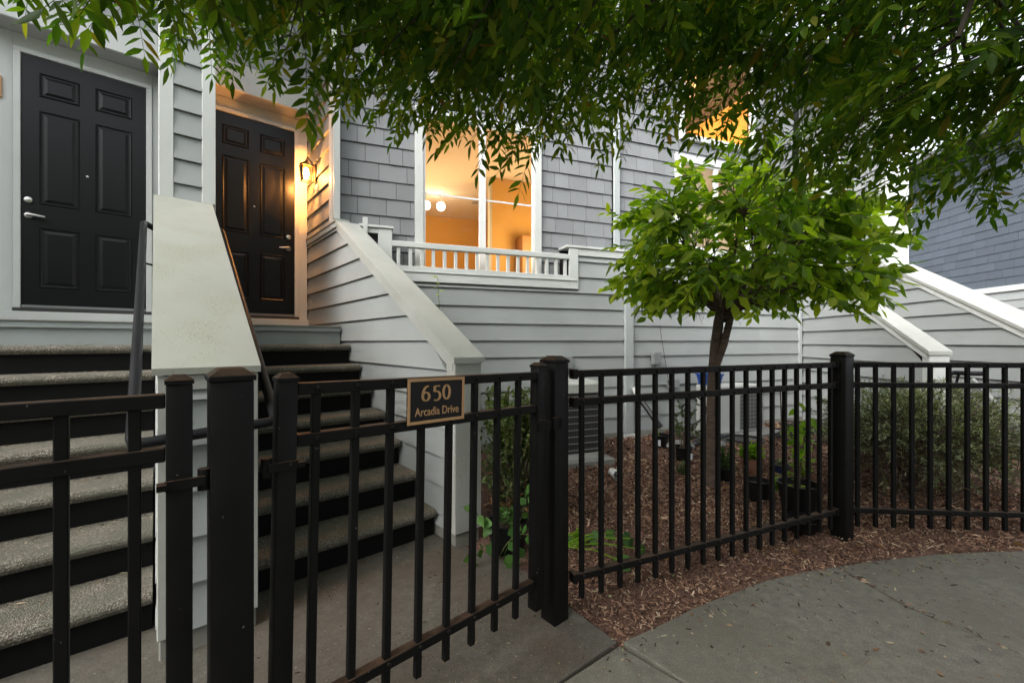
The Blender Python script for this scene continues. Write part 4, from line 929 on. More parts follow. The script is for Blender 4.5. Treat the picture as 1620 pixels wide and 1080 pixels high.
# --- street tree overhead: trunk behind the camera, boughs drooping over the fence; out-of-view boughs added to shade the foreground
BOUGHS = [(-1.53,1.17,2.65),(-1.42,1.14,2.61),(-1.45,1.18,2.65),(-1.38,1.15,2.60),(-1.45,1.27,2.63),(-1.20,1.07,2.47),(-1.38,1.27,2.61),(-0.99,0.97,2.35),(-1.31,1.34,2.54),(-1.14,1.20,2.46),(-0.88,0.96,2.32),(-0.85,0.97,2.35),(-0.89,1.05,2.39),(-1.32,1.62,2.77),(-1.44,1.89,2.90),(-1.26,1.75,2.75),(-1.20,1.76,2.73),(-0.96,1.49,2.59),(-1.17,2.00,2.92),(-0.99,1.80,2.68),(-0.77,1.46,2.46),(-0.66,1.35,2.38),(-0.69,1.58,2.49),(-0.62,1.57,2.44),(-0.67,1.89,2.58),(-0.50,1.45,2.34),(-0.54,1.92,2.54),(-0.44,1.86,2.50),(-0.47,2.07,2.60),(-0.29,1.74,2.42),(-0.27,1.80,2.45),(-0.18,2.18,2.60),(-0.12,1.72,2.37),(-0.05,1.55,2.26),(0.05,1.66,2.27),(0.12,1.90,2.36),(0.19,2.16,2.51),(0.26,2.08,2.53),(0.31,1.88,2.49),(0.36,1.74,2.47),(0.60,2.22,2.61),(0.66,2.30,2.62),(0.60,1.85,2.46),(0.79,2.08,2.68),(0.95,2.39,2.89),(0.76,1.73,2.49),(0.89,1.80,2.50),(0.87,1.67,2.40),(1.21,2.18,2.61),(1.32,2.20,2.47),(1.32,2.05,2.27),(1.45,2.08,2.26),(1.79,2.47,2.38),(1.32,1.75,2.15),(1.97,2.42,2.38),(1.49,1.79,2.17),(2.25,2.54,2.42),(2.32,2.55,2.37),(2.01,1.97,2.11),(1.88,1.76,2.09),(2.05,1.86,2.15),(2.10,1.78,2.15),(2.39,1.88,2.20),(-0.26,1.63,2.47),(-0.59,1.53,2.83),(-1.35,3.36,5.09),(1.14,2.51,3.90),(-3.56,2.54,4.38),(-3.02,2.17,3.96),(-0.74,1.41,3.04),(0.43,3.19,4.56),(2.04,2.96,4.16),(3.29,2.72,3.28),(2.50,2.15,3.67),(2.10,2.48,4.01),(0.91,2.50,3.46),(0.83,2.62,3.11),(4.04,2.82,4.40),(-0.81,2.50,3.92),(-0.25,1.43,2.92),(1.85,2.54,2.70),(-0.15,2.75,3.33),(-0.03,3.23,4.32),(-1.35,1.90,3.22),(0.84,1.61,2.60),(2.60,2.20,3.38),(3.06,2.68,3.19),(2.80,3.14,4.83),(-0.65,1.93,3.20),(2.72,2.78,4.25),(2.11,1.61,2.45),(-0.25,1.71,2.68),(-0.58,2.31,3.57),(-1.81,3.36,5.04),(-0.18,1.32,2.27),(3.01,2.77,2.76),(0.61,2.95,3.72),(-0.40,3.03,3.35),(-2.65,2.01,3.76),(1.49,3.31,4.89),(1.22,2.27,3.06),(-0.13,1.64,3.01),(-1.82,2.75,4.18),(0.17,2.88,3.98),(-0.99,3.20,4.72),(-1.45,1.21,2.80),(-0.43,3.21,4.39),(-1.13,3.14,4.31),(1.94,2.25,3.91),(1.23,2.80,3.56),(2.59,2.79,3.84),(-2.79,3.35,5.27),(0.21,1.94,3.38),(2.38,2.00,3.49),(0.34,2.30,3.73),(-3.13,2.28,4.12),(1.31,1.57,2.30),(0.15,3.06,4.36),(1.27,2.31,4.00),(2.25,1.73,2.34),(0.22,2.82,3.40),(1.24,3.06,4.20),(0.36,2.07,3.00),(1.70,1.70,3.23),(2.43,2.38,4.09),(0.51,2.40,3.18),(0.01,1.31,2.58),(2.88,2.11,3.10),(2.02,2.31,3.32),(1.34,2.41,3.00),(-0.81,3.24,5.06),(-1.02,1.52,2.98),(-0.61,3.19,4.73),(-0.11,1.66,2.65),(0.52,1.53,3.10),(1.35,1.67,2.26),(-1.60,2.01,3.52),(0.98,2.82,3.33),(0.18,2.06,3.04),(-0.40,1.59,2.82),(-2.05,2.39,4.05),(3.16,3.09,4.00),(-2.48,3.19,4.99),(-1.73,3.23,4.19),(-1.26,1.54,3.16),(-1.11,1.46,2.90),(2.85,2.95,3.43),(0.91,1.68,2.51),(1.77,3.33,5.08),(2.05,2.72,3.55),(0.37,2.47,3.55),(-2.79,3.24,5.15),(3.80,2.89,3.62),(-1.19,2.36,3.56),(-0.26,1.28,2.58),(0.96,1.64,3.14),(-0.28,2.12,3.52),(0.12,3.17,3.23),(2.72,3.10,4.30),(0.96,2.54,3.54),(0.04,2.98,4.81),(-2.00,2.85,4.64),(1.72,2.12,3.56),(3.16,2.74,4.32),(1.65,2.12,3.48),(1.29,1.98,2.47),(-0.18,2.01,2.67),(0.71,1.75,3.09),(2.56,1.98,3.20),(1.11,2.40,3.64),(-0.84,2.63,4.45),(1.97,3.36,4.77),(1.47,2.11,2.74),(-0.65,1.79,2.69),(2.76,2.34,3.32),(4.61,3.39,4.24),(0.57,1.41,2.90),(0.38,1.35,2.76),(2.83,2.26,2.71),(1.06,3.28,3.52),(-0.58,2.54,3.64),(-1.04,2.66,3.54),(0.49,2.79,3.52),(-1.05,1.78,3.13),(2.36,3.18,3.66),(2.44,3.38,3.15),(4.13,3.20,3.11),(-0.69,3.34,4.26),(2.87,2.26,3.54),(3.55,2.55,4.00),(-1.48,1.33,2.89),(0.89,1.81,2.99),(0.70,2.92,3.81),(0.30,3.30,5.21),(1.02,1.49,2.34),(2.96,2.59,3.97),(-1.12,2.72,3.60),(0.49,2.61,3.81),(1.32,1.79,2.45),(4.38,3.14,4.83),(-1.73,2.59,4.06),(1.34,2.61,3.78),(-0.63,1.70,2.91),(-1.39,3.05,4.55),(2.61,2.90,3.93),(-1.44,2.04,3.67),(0.87,1.95,3.65),(0.46,3.23,4.63),(-0.31,1.46,2.57),(1.56,1.43,2.13),(0.51,2.72,3.76),(-0.83,1.41,2.97),(-1.59,1.90,3.38),(1.22,1.86,3.13),(0.99,1.50,2.46),(1.96,3.22,4.18),(2.80,2.19,3.79),(1.70,1.93,2.68),(-0.93,3.17,4.95),(-0.82,2.10,3.16),(-0.81,2.46,3.23),(2.63,3.05,3.89),(0.53,2.88,3.46),(1.44,1.30,2.22),(0.11,2.47,3.51),(4.04,2.98,4.07),(1.19,1.43,2.17),(0.99,1.43,2.95),(1.11,2.85,3.51),(0.75,1.72,2.76),(2.23,2.89,3.72),(-1.02,3.33,4.06),(1.21,2.41,3.54),(2.07,3.22,4.42),(-0.70,2.68,4.23),(3.13,3.04,4.43),(2.97,2.63,4.35),(0.21,2.97,4.26),(-0.36,1.56,2.70),(1.44,2.06,3.77),(-0.73,3.33,3.94),(-1.44,1.29,2.87),(0.32,1.33,2.87),(1.09,1.73,2.89),(-1.79,1.88,3.36),(1.67,1.81,2.77),(2.24,1.99,3.57),(0.32,2.29,3.99),(2.70,2.08,3.49),(0.15,1.84,2.95),(2.51,1.76,2.99),(-1.04,2.78,4.31),(0.49,1.59,2.48),(-1.62,3.12,4.01),(0.16,3.39,4.49),(-1.07,1.57,3.05),(2.37,3.02,2.92),(1.44,1.43,2.84),(-0.98,1.46,2.99),(-0.19,3.30,4.14),(0.48,1.90,3.44),(2.71,3.22,3.76),(-2.22,1.87,3.55),(0.23,3.04,3.34),(-0.78,1.41,2.62),(-1.58,2.79,3.98),(-0.60,1.48,2.88),(-1.02,3.33,4.26),(1.22,1.28,2.52),(-0.63,1.76,3.16),(0.24,1.27,2.49),(2.42,1.69,3.11),(0.69,2.06,2.96),(0.23,1.98,2.85),(-0.56,1.80,3.15),(-2.86,3.28,4.93),(0.36,1.96,3.36),(1.48,1.55,2.16),(-1.52,1.29,2.89),(-0.72,2.52,4.08),(-0.88,3.23,3.58),(-0.56,2.64,3.71),(1.61,2.08,3.52),(-0.63,1.28,2.55),(-0.97,3.36,4.70),(2.16,2.56,3.71),(-0.68,1.48,2.87),(-1.05,2.95,4.04),(1.50,1.59,2.74),(1.88,2.43,4.03),(-0.67,1.55,2.82),(1.46,2.36,4.11),(1.05,1.67,3.14),(2.17,1.68,2.88),(0.44,1.96,3.33),(2.80,2.25,2.97),(-2.68,2.45,4.08),(0.31,2.45,3.57),(-2.32,3.38,5.24),(1.40,1.51,2.68),(3.00,3.18,3.34),(2.34,2.43,2.69),(-1.91,2.05,3.76),(-1.59,2.84,4.26),(-1.03,2.98,4.18),(0.61,-3.43,3.40),(1.53,-3.26,3.58),(-1.23,-1.13,3.33),(2.18,-4.00,3.77),(-2.30,0.98,3.68),(0.63,-1.98,3.71),(2.60,-0.11,3.88),(0.77,1.17,3.99),(4.10,-1.99,3.46),(1.49,0.69,3.58),(1.13,-1.87,4.08),(-0.71,-3.90,3.84),(4.50,-0.25,3.68),(3.17,-2.55,3.67),(-2.97,-3.53,3.48),(0.92,-2.06,2.97),(2.65,-1.36,3.21),(-0.84,-2.06,3.21),(-2.98,0.72,4.16),(2.39,0.48,3.45),(3.65,-3.00,3.87),(1.50,0.68,3.03),(3.53,-3.53,3.60),(4.96,-4.20,3.22),(-0.91,-2.45,2.98),(4.46,0.20,3.42),(-0.39,-1.04,2.96),(-3.32,0.65,3.30),(0.89,0.84,4.17),(0.65,-3.08,3.28),(4.70,0.64,3.15),(3.94,-2.29,3.51),(-2.05,0.55,4.19),(-1.78,-0.79,3.15),(4.32,-3.93,3.04),(2.93,-2.51,4.07),(4.23,-0.35,3.08),(2.66,0.86,3.48),(-2.89,-2.99,3.30),(2.79,-3.14,3.14),(-1.48,-0.61,3.93),(-0.25,-0.63,4.05),(1.71,-2.96,3.29),(4.74,-0.60,3.26),(2.16,-3.71,4.18),(0.36,-1.35,3.59),(-3.19,-0.96,3.27),(-1.34,0.14,3.01),(-1.03,-0.12,3.22),(-1.09,-1.24,3.14),(4.47,1.13,2.94),(0.55,-0.15,3.40),(4.76,-1.50,3.13),(1.40,-0.72,3.37),(2.32,0.03,3.57),(0.95,0.37,3.79),(1.08,0.94,3.13),(3.42,-3.31,3.69),(-1.48,-1.82,3.90),(3.48,0.07,3.21),(0.80,-3.01,3.65),(0.89,-4.01,3.68),(2.83,-1.11,4.03),(-1.98,-3.38,2.92),(0.86,-1.85,3.47),(-1.23,0.11,2.99),(4.57,-1.13,3.61),(3.52,-2.91,3.09),(-0.80,-3.97,3.31),(1.99,-1.36,3.24),(1.70,-3.72,3.97),(-2.06,-2.82,3.11),(2.62,0.29,3.92),(-3.05,-1.98,3.37),(-1.65,1.04,2.95),(0.81,-0.09,4.18),(-2.30,-1.74,3.87),(-3.25,-2.90,4.06),(-2.33,-2.08,3.29),(0.22,-3.79,2.94),(5.37,-0.08,3.85),(-1.53,-2.83,3.62),(-1.42,-1.71,4.11),(-0.32,-2.38,4.18),(1.90,-3.99,3.42),(2.25,-3.88,3.35),(2.65,0.47,3.67),(4.38,-1.70,3.41),(3.99,-2.14,3.92),(-1.66,-2.32,3.14),(1.35,-3.32,3.16),(-1.67,-1.67,3.30),(0.42,1.16,3.78),(4.16,-3.10,3.40),(-2.94,-0.47,3.37),(-1.13,-4.10,3.14),(-1.24,-2.08,4.10),(2.84,-2.75,3.37),(-2.22,0.86,3.37),(3.29,-0.29,4.08),(-3.42,-2.46,3.40),(-2.85,0.56,3.32),(3.34,-1.40,2.97),(-0.05,-2.91,2.95),(-2.24,-0.98,2.94),(-0.79,-1.91,3.61),(-2.38,-0.38,3.24),(2.93,-0.60,3.09),(-1.76,-2.69,3.83),(0.05,-2.11,4.03),(-1.57,-2.62,3.35),(-1.66,-3.98,2.93),(2.07,-1.14,3.95),(5.18,-2.59,3.77),(4.67,-3.03,3.80),(2.40,0.96,4.03),(-1.49,-0.78,3.02),(0.25,-2.08,2.98),(-0.15,-2.43,3.55),(-1.08,-3.34,3.42),(0.68,-3.30,3.76),(-1.44,-3.70,3.34),(0.20,-3.39,3.66),(2.71,-1.21,3.81),(-3.39,-2.09,3.37),(-3.03,-2.02,2.97),(0.86,-1.04,3.51),(-0.67,-2.83,2.93),(-0.48,0.62,3.64),(-1.24,-0.59,3.14),(0.62,-0.88,4.14),(-0.34,-1.09,4.13),(3.34,-0.81,3.71),(0.10,-1.96,3.26),(3.87,0.55,3.40),(4.59,-3.99,3.08),(0.96,-2.53,3.37),(5.19,-3.39,3.15),(-1.54,-0.53,3.20),(-3.59,-1.26,3.41),(-1.45,-1.53,3.75),(1.33,-0.83,3.63),(3.88,1.03,3.33),(-0.48,0.59,3.31),(2.84,-0.44,3.79),(5.08,0.25,3.11),(1.99,-1.55,3.63),(-0.27,-2.66,3.87),(1.21,-2.92,3.22),(-0.68,-3.24,3.57),(-2.47,-3.86,2.99),(-2.68,-0.39,3.05),(0.46,-0.03,3.52),(-2.14,0.48,4.03),(-3.12,-2.83,3.56),(3.57,-2.08,3.83),(-1.33,-0.34,3.32),(-0.60,-0.10,4.00),(3.86,-1.14,3.45),(2.76,-0.84,3.98),(3.61,-3.52,3.39),(2.42,-2.95,3.14),(-3.48,-1.04,4.12),(5.13,-3.48,3.79),(0.17,-0.79,3.42),(4.80,1.14,2.96),(2.82,-3.56,2.96),(-1.03,-0.25,4.19),(-2.52,-2.42,2.93),(1.28,-1.59,3.39),(-0.82,0.12,3.99),(-1.05,-2.08,3.70),(3.29,1.10,3.41),(2.65,-1.25,3.94),(-2.28,-3.25,3.04),(4.80,-2.84,3.53),(-2.52,-2.45,2.93),(1.49,-3.42,3.71),(-1.13,-2.97,3.53),(-0.31,-2.80,2.97),(-3.02,0.62,3.30),(-2.89,-3.21,3.53),(5.37,-3.11,4.03),(0.76,-1.96,3.95),(-0.04,-3.89,3.62),(2.31,-0.84,3.26),(4.85,0.47,4.19),(0.39,0.30,3.84),(-2.02,-4.06,3.12),(-2.53,-3.80,3.37),(-1.79,0.34,4.07),(-4.17,0.07,4.56),(-4.16,0.92,4.39),(-1.66,1.49,3.94),(-1.63,1.73,4.34),(-1.04,-0.23,4.55),(-2.91,1.40,3.78),(-1.29,-0.44,4.13),(-3.47,0.55,3.91),(-2.10,1.69,3.90),(-2.16,0.46,3.81),(-1.30,0.37,3.60),(-3.13,1.50,3.73),(-1.82,0.97,4.25),(-3.63,-0.21,3.66),(-3.08,0.66,3.51),(-2.59,0.59,3.85),(-2.48,2.07,3.73),(-1.38,0.37,4.33),(-3.85,2.17,3.97),(-1.12,0.09,3.95),(-1.94,-0.02,3.80),(-2.03,2.06,3.85),(-3.61,0.46,4.59),(-3.73,1.21,3.92),(-2.14,0.07,4.18),(6.53,4.26,4.99),(5.61,3.56,4.43),(6.41,3.86,4.80),(6.00,3.21,4.72),(4.95,3.64,4.93),(5.64,2.28,4.99),(5.47,3.62,4.95),(6.64,2.56,4.82),(6.78,3.97,4.64),(6.17,4.57,4.74),(6.48,2.50,5.39),(5.58,2.76,5.22),(5.96,4.45,5.21),(6.31,3.43,5.39),(4.56,4.29,5.08),(5.00,4.14,4.80),(1.45,3.62,4.40),(-0.30,3.00,4.27),(1.57,3.40,4.69),(-0.56,3.44,5.06),(3.04,2.74,5.11),(3.22,1.62,4.57),(-1.52,1.30,4.55),(3.68,3.53,4.32),(-0.96,2.29,5.05),(2.00,3.73,4.27),(4.52,1.78,4.83),(3.76,3.24,4.40),(2.35,2.41,4.22),(0.11,2.08,4.83),(-0.31,2.89,4.89),(-0.97,1.56,4.89),(0.97,1.56,4.32),(4.20,2.91,4.56),(-0.87,3.99,4.89),(2.81,2.21,4.51),(0.58,1.61,4.83),(0.69,3.50,4.61)]
TRK = np.array([2.6, -1.7, 0.])
OT = local('street_tree', 'large overhanging tree with feathery green leaves filling the top of the view', 'tree', 2.6, -1.7, 0)
limbs = []
g = Geo(); g.tube([(0, 0, -.05), (.02, .02, .3), (-.03, .05, 1.4), (-.08, .12, 2.5), (-.1, .2, 3.2)], [.24, .19, .165, .15, .13], 14)
OT.geo('trunk', g, 'bark_ash', None, True)
g = Geo(); top = np.array([2.5, -1.55, 2.7])
for e in ((-2.3, 1.5, 3.75), (-1.2, 2.2, 3.95), (.2, 2.7, 4.0), (1.35, 2.6, 3.25), (2.6, 3.3, 4.0), (3.9, 2.6, 3.9), (-2.6, -.4, 3.9), (4.2, .4, 3.9), (2.0, 1.5, 4.8), (0, .9, 4.6)):
    e = np.array(e); m_ = (top+e)/2+np.array([0, 0, .55])+rv3(1, .12)[0]; pts = bez(top, m_, e, np.linspace(0, 1, 14)); pts[1:-1] += rv3(12, .025)
    limbs.append(pts); g.tube([tuple(p-TRK) for p in pts], list(np.linspace(.085, .018, 14)), 9)
OT.geo('limbs', g, 'bark_ash', None, True)
LP = np.concatenate(limbs)
cl = Leaves(); tw = Geo()
def compound(base, d, nrm, Lr, npair, ll, lw, simple):
    t = np.linspace(.22, .93, npair); drop = rng.uniform(.10, .32)*Lr
    rp = base+d*Lr*t[:, None]-UP*drop*(t**2)[:, None]
    tan = unit(d-UP*.44*t[:, None]); s = unit(np.cross(tan, nrm))
    P = np.concatenate([rp, rp, base[None]+d*Lr-UP*drop]); ang = rng.uniform(.80, 1.15, npair)[:, None]
    D = np.concatenate([tan*np.cos(ang)+s*np.sin(ang), tan*np.cos(ang)-s*np.sin(ang), tan[-1:]]); D = D-UP*.16+rng.normal(0, .10, D.shape)
    n = len(P); Nn = np.tile(nrm, (n, 1))+rng.normal(0, .22, (n, 3))
    L = ll*rng.uniform(.8, 1.12, n)*np.concatenate([1-.35*np.abs(t-.55), 1-.35*np.abs(t-.55), [1.05]])
    cl.add(P, D, Nn, L, lw*rng.uniform(.85, 1.15, n), .12, .16, simple)
    if not simple: cl.tube([tuple(base), tuple(base+d*Lr*.5-UP*drop*.25), tuple(base+d*Lr-UP*drop)], .0018, .0008, 3)
for bi, T_ in enumerate(BOUGHS):
    T_ = np.array(T_); hid = T_[1] < .5 or T_[2] > 4.15
    out = T_-np.array([2.4, -1.4, T_[2]]); out = unit(out+np.append(rng.normal(0, .8, 2), 0)); ln = rng.uniform(.65, 1.1)
    S0 = T_-out*.92*ln+UP*.12*ln; mid = T_-out*.45*ln+UP*.20*ln
    ts = np.linspace(0, 1, 8); pts = bez(S0, mid, T_, ts)
    j = np.argmin(np.linalg.norm(LP-S0, axis=1)); A0 = LP[j]
    if not hid:
        mm = (A0+S0)/2+UP*.18+rv3(1, .08)[0]; con = bez(A0, mm, S0, np.linspace(0, 1, 7)); con[1:-1] += rv3(5, .015)
        tw.tube([tuple(p-TRK) for p in con], list(np.linspace(.016, .007, 7)), 5, False); tw.tube([tuple(p-TRK) for p in pts], list(np.linspace(.006, .0018, 8)), 5, False)
    nl = 9 if hid else 16
    tl = np.linspace(.10, 1., nl); bp = bez(S0, mid, T_, tl); tg = unit(np.gradient(bp, axis=0))
    for i in range(nl):
        a = i*2.4+bi; s = unit(np.cross(tg[i], UP)); u2 = np.cross(s, tg[i])
        sg = 1 if i % 2 else -1; d = tg[i]*.55+s*sg*rng.uniform(.55, 1.0)+u2*rng.normal(0, .28)-UP*rng.uniform(-.05, .38)
        if i == nl-1: d = tg[i]
        d = unit(d+rv3(1, .12)[0]); nrm = unit(UP*.9+rv3(1, .38)[0]-d*.1)
        if abs(d[2]) > .85: nrm = unit(rv3(1)[0])
        sc_ = rng.uniform(.72, 1.25)*(1.25 if hid else 1.)
        compound(bp[i], d, nrm, .225*sc_, (5 if hid else int(rng.integers(5, 8))), .066*sc_*(1.35 if hid else 1), .0185*sc_*(1.9 if hid else 1.), hid)
tag(OT.geo('twigs', tw, 'bark_ash', None, True), kind='stuff')
me = cl.mesh('crown'); me.transform(Matrix.Translation(tuple(-TRK))); link('crown', me, 'leaf_canopy', OT.root)

# --- small tree in the bed
B = np.array([1.94, 4.10, 0.])
ST = local('small_tree', 'small umbrella-shaped leafy tree with brown trunk growing behind the fence', 'tree', *B[:2], 0)
g = Geo()
tk = [(0, 0, -.05), (.0, .0, .05), (.005, .0, .5), (.02, .01, 1.0), (.05, .02, 1.35), (.08, .02, 1.62), (.11, .02, 1.78)]
g.tube(tk, [.10, .066, .056, .053, .051, .044, .030], 14); g.tube([(.03, -.03, 1.15), (.10, -.04, 1.38), (.17, -.02, 1.62), (.24, .0, 1.80)], [.028, .034, .032, .022], 10)
ST.geo('trunk', g, 'bark_cherry', None, True)
lv = Leaves(); g = Geo()
C0 = np.array([.34, .06, 2.24]); fork = np.array([.12, .02, 1.66])
subs = []
for i in range(24):
    a = i*2.399; e = C0+np.array([math.cos(a)*.95*rng.uniform(.6, 1), math.sin(a)*.8*rng.uniform(.6, 1), rng.uniform(-.45, .38)])
    m_ = fork+(e-fork)*.45+UP*rng.uniform(-.05, .22)+rv3(1, .06)[0]; pts = bez(fork+rv3(1, .03)[0], m_, e, np.linspace(0, 1, 10)); pts[2:-1] += rv3(7, .018)
    g.tube([tuple(p) for p in pts], list(np.linspace(.020, .006, 10)), 7); subs.append(pts)
SP = np.concatenate([s[3:] for s in subs])
ntw = 470
for i in range(ntw):
    v_ = unit(rng.normal(0, 1, 3)); q = rng.uniform(.2, 1.0)**.5
    if v_[2] < -.72: v_[2] *= .7
    e = C0+v_*np.array([1.46, 1.20, .92 if v_[2] > 0 else .86])*q
    e[2] += -.10*max(0, abs(e[0]-C0[0])-.9)
    j = np.argmin(np.linalg.norm(SP-e, axis=1)+rng.uniform(0, .15, len(SP))); s0 = SP[j]
    m_ = (s0+e)/2+UP*.10+rv3(1, .05)[0]; n_ = 9; pts = bez(s0, m_, e, np.linspace(0, 1, n_))
    g.tube([tuple(p) for p in pts[::2]], list(np.linspace(.006, .002, 5)), 4, False)
    ln = np.linalg.norm(e-s0); nl = int(np.clip(ln/.034, 6, 16)); t = np.linspace(.25, 1, nl); bp = bez(s0, m_, e, t); tg = unit(np.gradient(bp, axis=0))
    sd_ = unit(np.cross(tg, UP)); sgn = np.where(np.arange(nl) % 2, 1., -1.)[:, None]
    D = tg*.65+sd_*sgn*.7+rng.normal(0, .3, (nl, 3))-UP*.28; Nn = UP+rng.normal(0, .5, (nl, 3))
    lv.add(bp, D, Nn, rng.uniform(.10, .165, nl), rng.uniform(.055, .085, nl), .10, .14, False, (.38, .72, .66))
# long loose shoots reaching out of the crown
for e in ((-1.08, -.25, 2.58), (-.95, .1, 2.35), (-.8, -.4, 2.75), (.2, -.3, 3.30), (.55, .0, 3.38), (-.2, .1, 3.2), (1.75, -.2, 2.35), (1.8, .1, 2.1), (1.7, -.3, 2.6), (1.2, -.1, 3.1), (1.5, .2, 2.0), (1.15, -.4, 1.62), (1.4, -.3, 1.75), (-.6, -.5, 1.75), (-.75, -.3, 1.95), (0., -.3, 3.15), (.9, -.2, 3.2), (.35, -.5, 3.15), (-.45, -.3, 3.0)):
    e = np.array(e); s0 = C0+(e-C0)*.45; m_ = (s0+e)/2+UP*.08; pts = bez(s0, m_, e, np.linspace(0, 1, 8)); g.tube([tuple(p) for p in pts], list(np.linspace(.006, .002, 8)), 4, False)
    nl = 24; bp = bez(s0, m_, e, np.linspace(.05, 1, nl)); tg = unit(np.gradient(bp, axis=0)); sd_ = unit(np.cross(tg, UP)); sgn = np.where(np.arange(nl) % 2, 1., -1.)[:, None]
    lv.add(bp, tg*.7+sd_*sgn*.6+rng.normal(0, .2, (nl, 3)), UP+rng.normal(0, .35, (nl, 3)), rng.uniform(.09, .14, nl), rng.uniform(.045, .062, nl), .1, .14, False, (.38, .72, .66))
for i in range(110):                             # thin dead twiglets under the crown
    a = rng.uniform(0, 6.28); r = rng.uniform(.15, .7); p = fork+np.array([math.cos(a)*r, math.sin(a)*r, rng.uniform(.0, .35)]); g.tube([tuple(p), tuple(p+rv3(1, .06)[0]-UP*.05)], [.003, .001], 4, False)
ST.geo('branches', g, 'bark_cherry', None, True); link('crown', lv.mesh('crown'), 'leaf_small', ST.root)

# --- helper for shrubs and pot plants
def tuft(T, name, c, rad, n_st, n_lf, L, W, m, stem='brown_stem', flat=0., wide=(.34, .70, .72), origin=None, updir=.5, stems=True, shell=.4):
    lf = Leaves(); g = Geo(); c = np.array(c, float); rad = np.array(rad, float)
    o0 = np.array(origin if origin is not None else (c[0], c[1], max(0., c[2]-rad[2])), float)
    for i in range(n_st):
        v_ = unit(rng.normal(0, 1, 3)); e = c+v_*rad*rng.uniform(shell, 1); s0 = o0+np.append(rng.normal(0, .12, 2)*rad[:2], 0)
        m_ = (s0+e)/2+UP*rad[2]*.35*updir+rv3(1, .08*rad.min())[0]
        if stems: g.tube([tuple(p) for p in bez(s0, m_, e, np.linspace(0, 1, 6))], list(np.linspace(.005, .0015, 6)), 4, False)
        t = rng.uniform(.35, 1, n_lf); bp = bez(s0, m_, e, t); tg = unit(e-s0); D = tg*.5+rng.normal(0, .6, (n_lf, 3))+UP*.15; Nn = UP+rng.normal(0, .5, (n_lf, 3))
        lf.add(bp, D, Nn, L*rng.uniform(.7, 1.25, n_lf), W*rng.uniform(.75, 1.2, n_lf), .1, .12, False, wide)
    f_ = link(name, lf.mesh(name), m, T.root)
    if stems: link('stems', g.mesh('stems', True), stem, T.root)
    return f_
tuft(PT['a'], 'foliage', (-.06, -.02, .27), (.06, .05, .06), 8, 6, .035, .016, 'leaf_lime', origin=(-.05, 0, .19))
tuft(PT['b'], 'foliage', (.06, .05, .70), (.52, .32, .34), 18, 13, .075, .036, 'leaf_shrub', origin=(0, 0, .2))
tuft(PT['c'], 'foliage', (0, 0, .33), (.22, .20, .17), 44, 24, .045, .024, 'leaf_lime', origin=(0, 0, .2))
tuft(PT['e'], 'foliage', (0, 0, .20), (.15, .14, .09), 24, 14, .03, .02, 'leaf_grey', origin=(0, 0, .12))
tuft(PT['g'], 'foliage', (-.05, 0, .28), (.16, .15, .20), 18, 12, .05, .02, 'leaf_lime', origin=(0, 0, .11))
tuft(PT['h'], 'foliage', (.02, 0, .30), (.18, .16, .19), 38, 22, .032, .016, 'leaf_broad', origin=(0, 0, .15))
tuft(PT['j'], 'foliage', (.0, .0, .24), (.12, .1, .08), 10, 6, .05, .035, 'leaf_broad', origin=(0, 0, .15))
# tall young tree in the large pot
f = PT['f']; g = Geo(); lf = Leaves()
for e, k in (((.0, .02, 1.02), .7), ((-.10, .0, .80), .5), ((.10, -.02, .95), .6)):
    e = np.array(e); pts = bez(np.array([0, 0, .22]), np.array([e[0]*.2, 0, .6]), e, np.linspace(0, 1, 8)); g.tube([tuple(p) for p in pts], list(np.linspace(.008, .003, 8)), 6, False)
    n_ = 13; bp = bez(np.array([0, 0, .22]), np.array([e[0]*.2, 0, .6]), e, rng.uniform(.45, 1, n_)); a = rng.uniform(0, 6.28, n_)
    lf.add(bp, np.stack([np.cos(a), np.sin(a), rng.uniform(-.75, .15, n_)], 1), UP+rng.normal(0, .5, (n_, 3)), rng.uniform(.09, .15, n_), rng.uniform(.04, .06, n_), .1, .25)
n_ = 26; a = rng.uniform(0, 6.28, n_); lf.add(np.stack([rng.normal(0, .04, n_), rng.normal(0, .04, n_), rng.uniform(.24, .6, n_)], 1), np.stack([np.cos(a), np.sin(a), rng.uniform(-.2, .6, n_)], 1), UP+rng.normal(0, .5, (n_, 3)), rng.uniform(.05, .10, n_), rng.uniform(.02, .04, n_), .1, .2)
link('foliage', lf.mesh('foliage'), 'leaf_lime', f.root); link('stems', g.mesh('stems', True), 'brown_stem', f.root)
g = Geo(); g.tube([(-.12, .02, .24), (-.145, .03, 1.10)], .006, 6); f.geo('stake', g, 'brown_stem')
g = Geo(); g.tube([(.02, .05, .25), (.0, .04, .9), (-.02, .02, 1.22)], .010, 6); f.geo('stake', g, 'fence_black')

def plant(name, label, x, y, cat='plant', z=0.): return local(name, label, cat, x, y, 0, z)
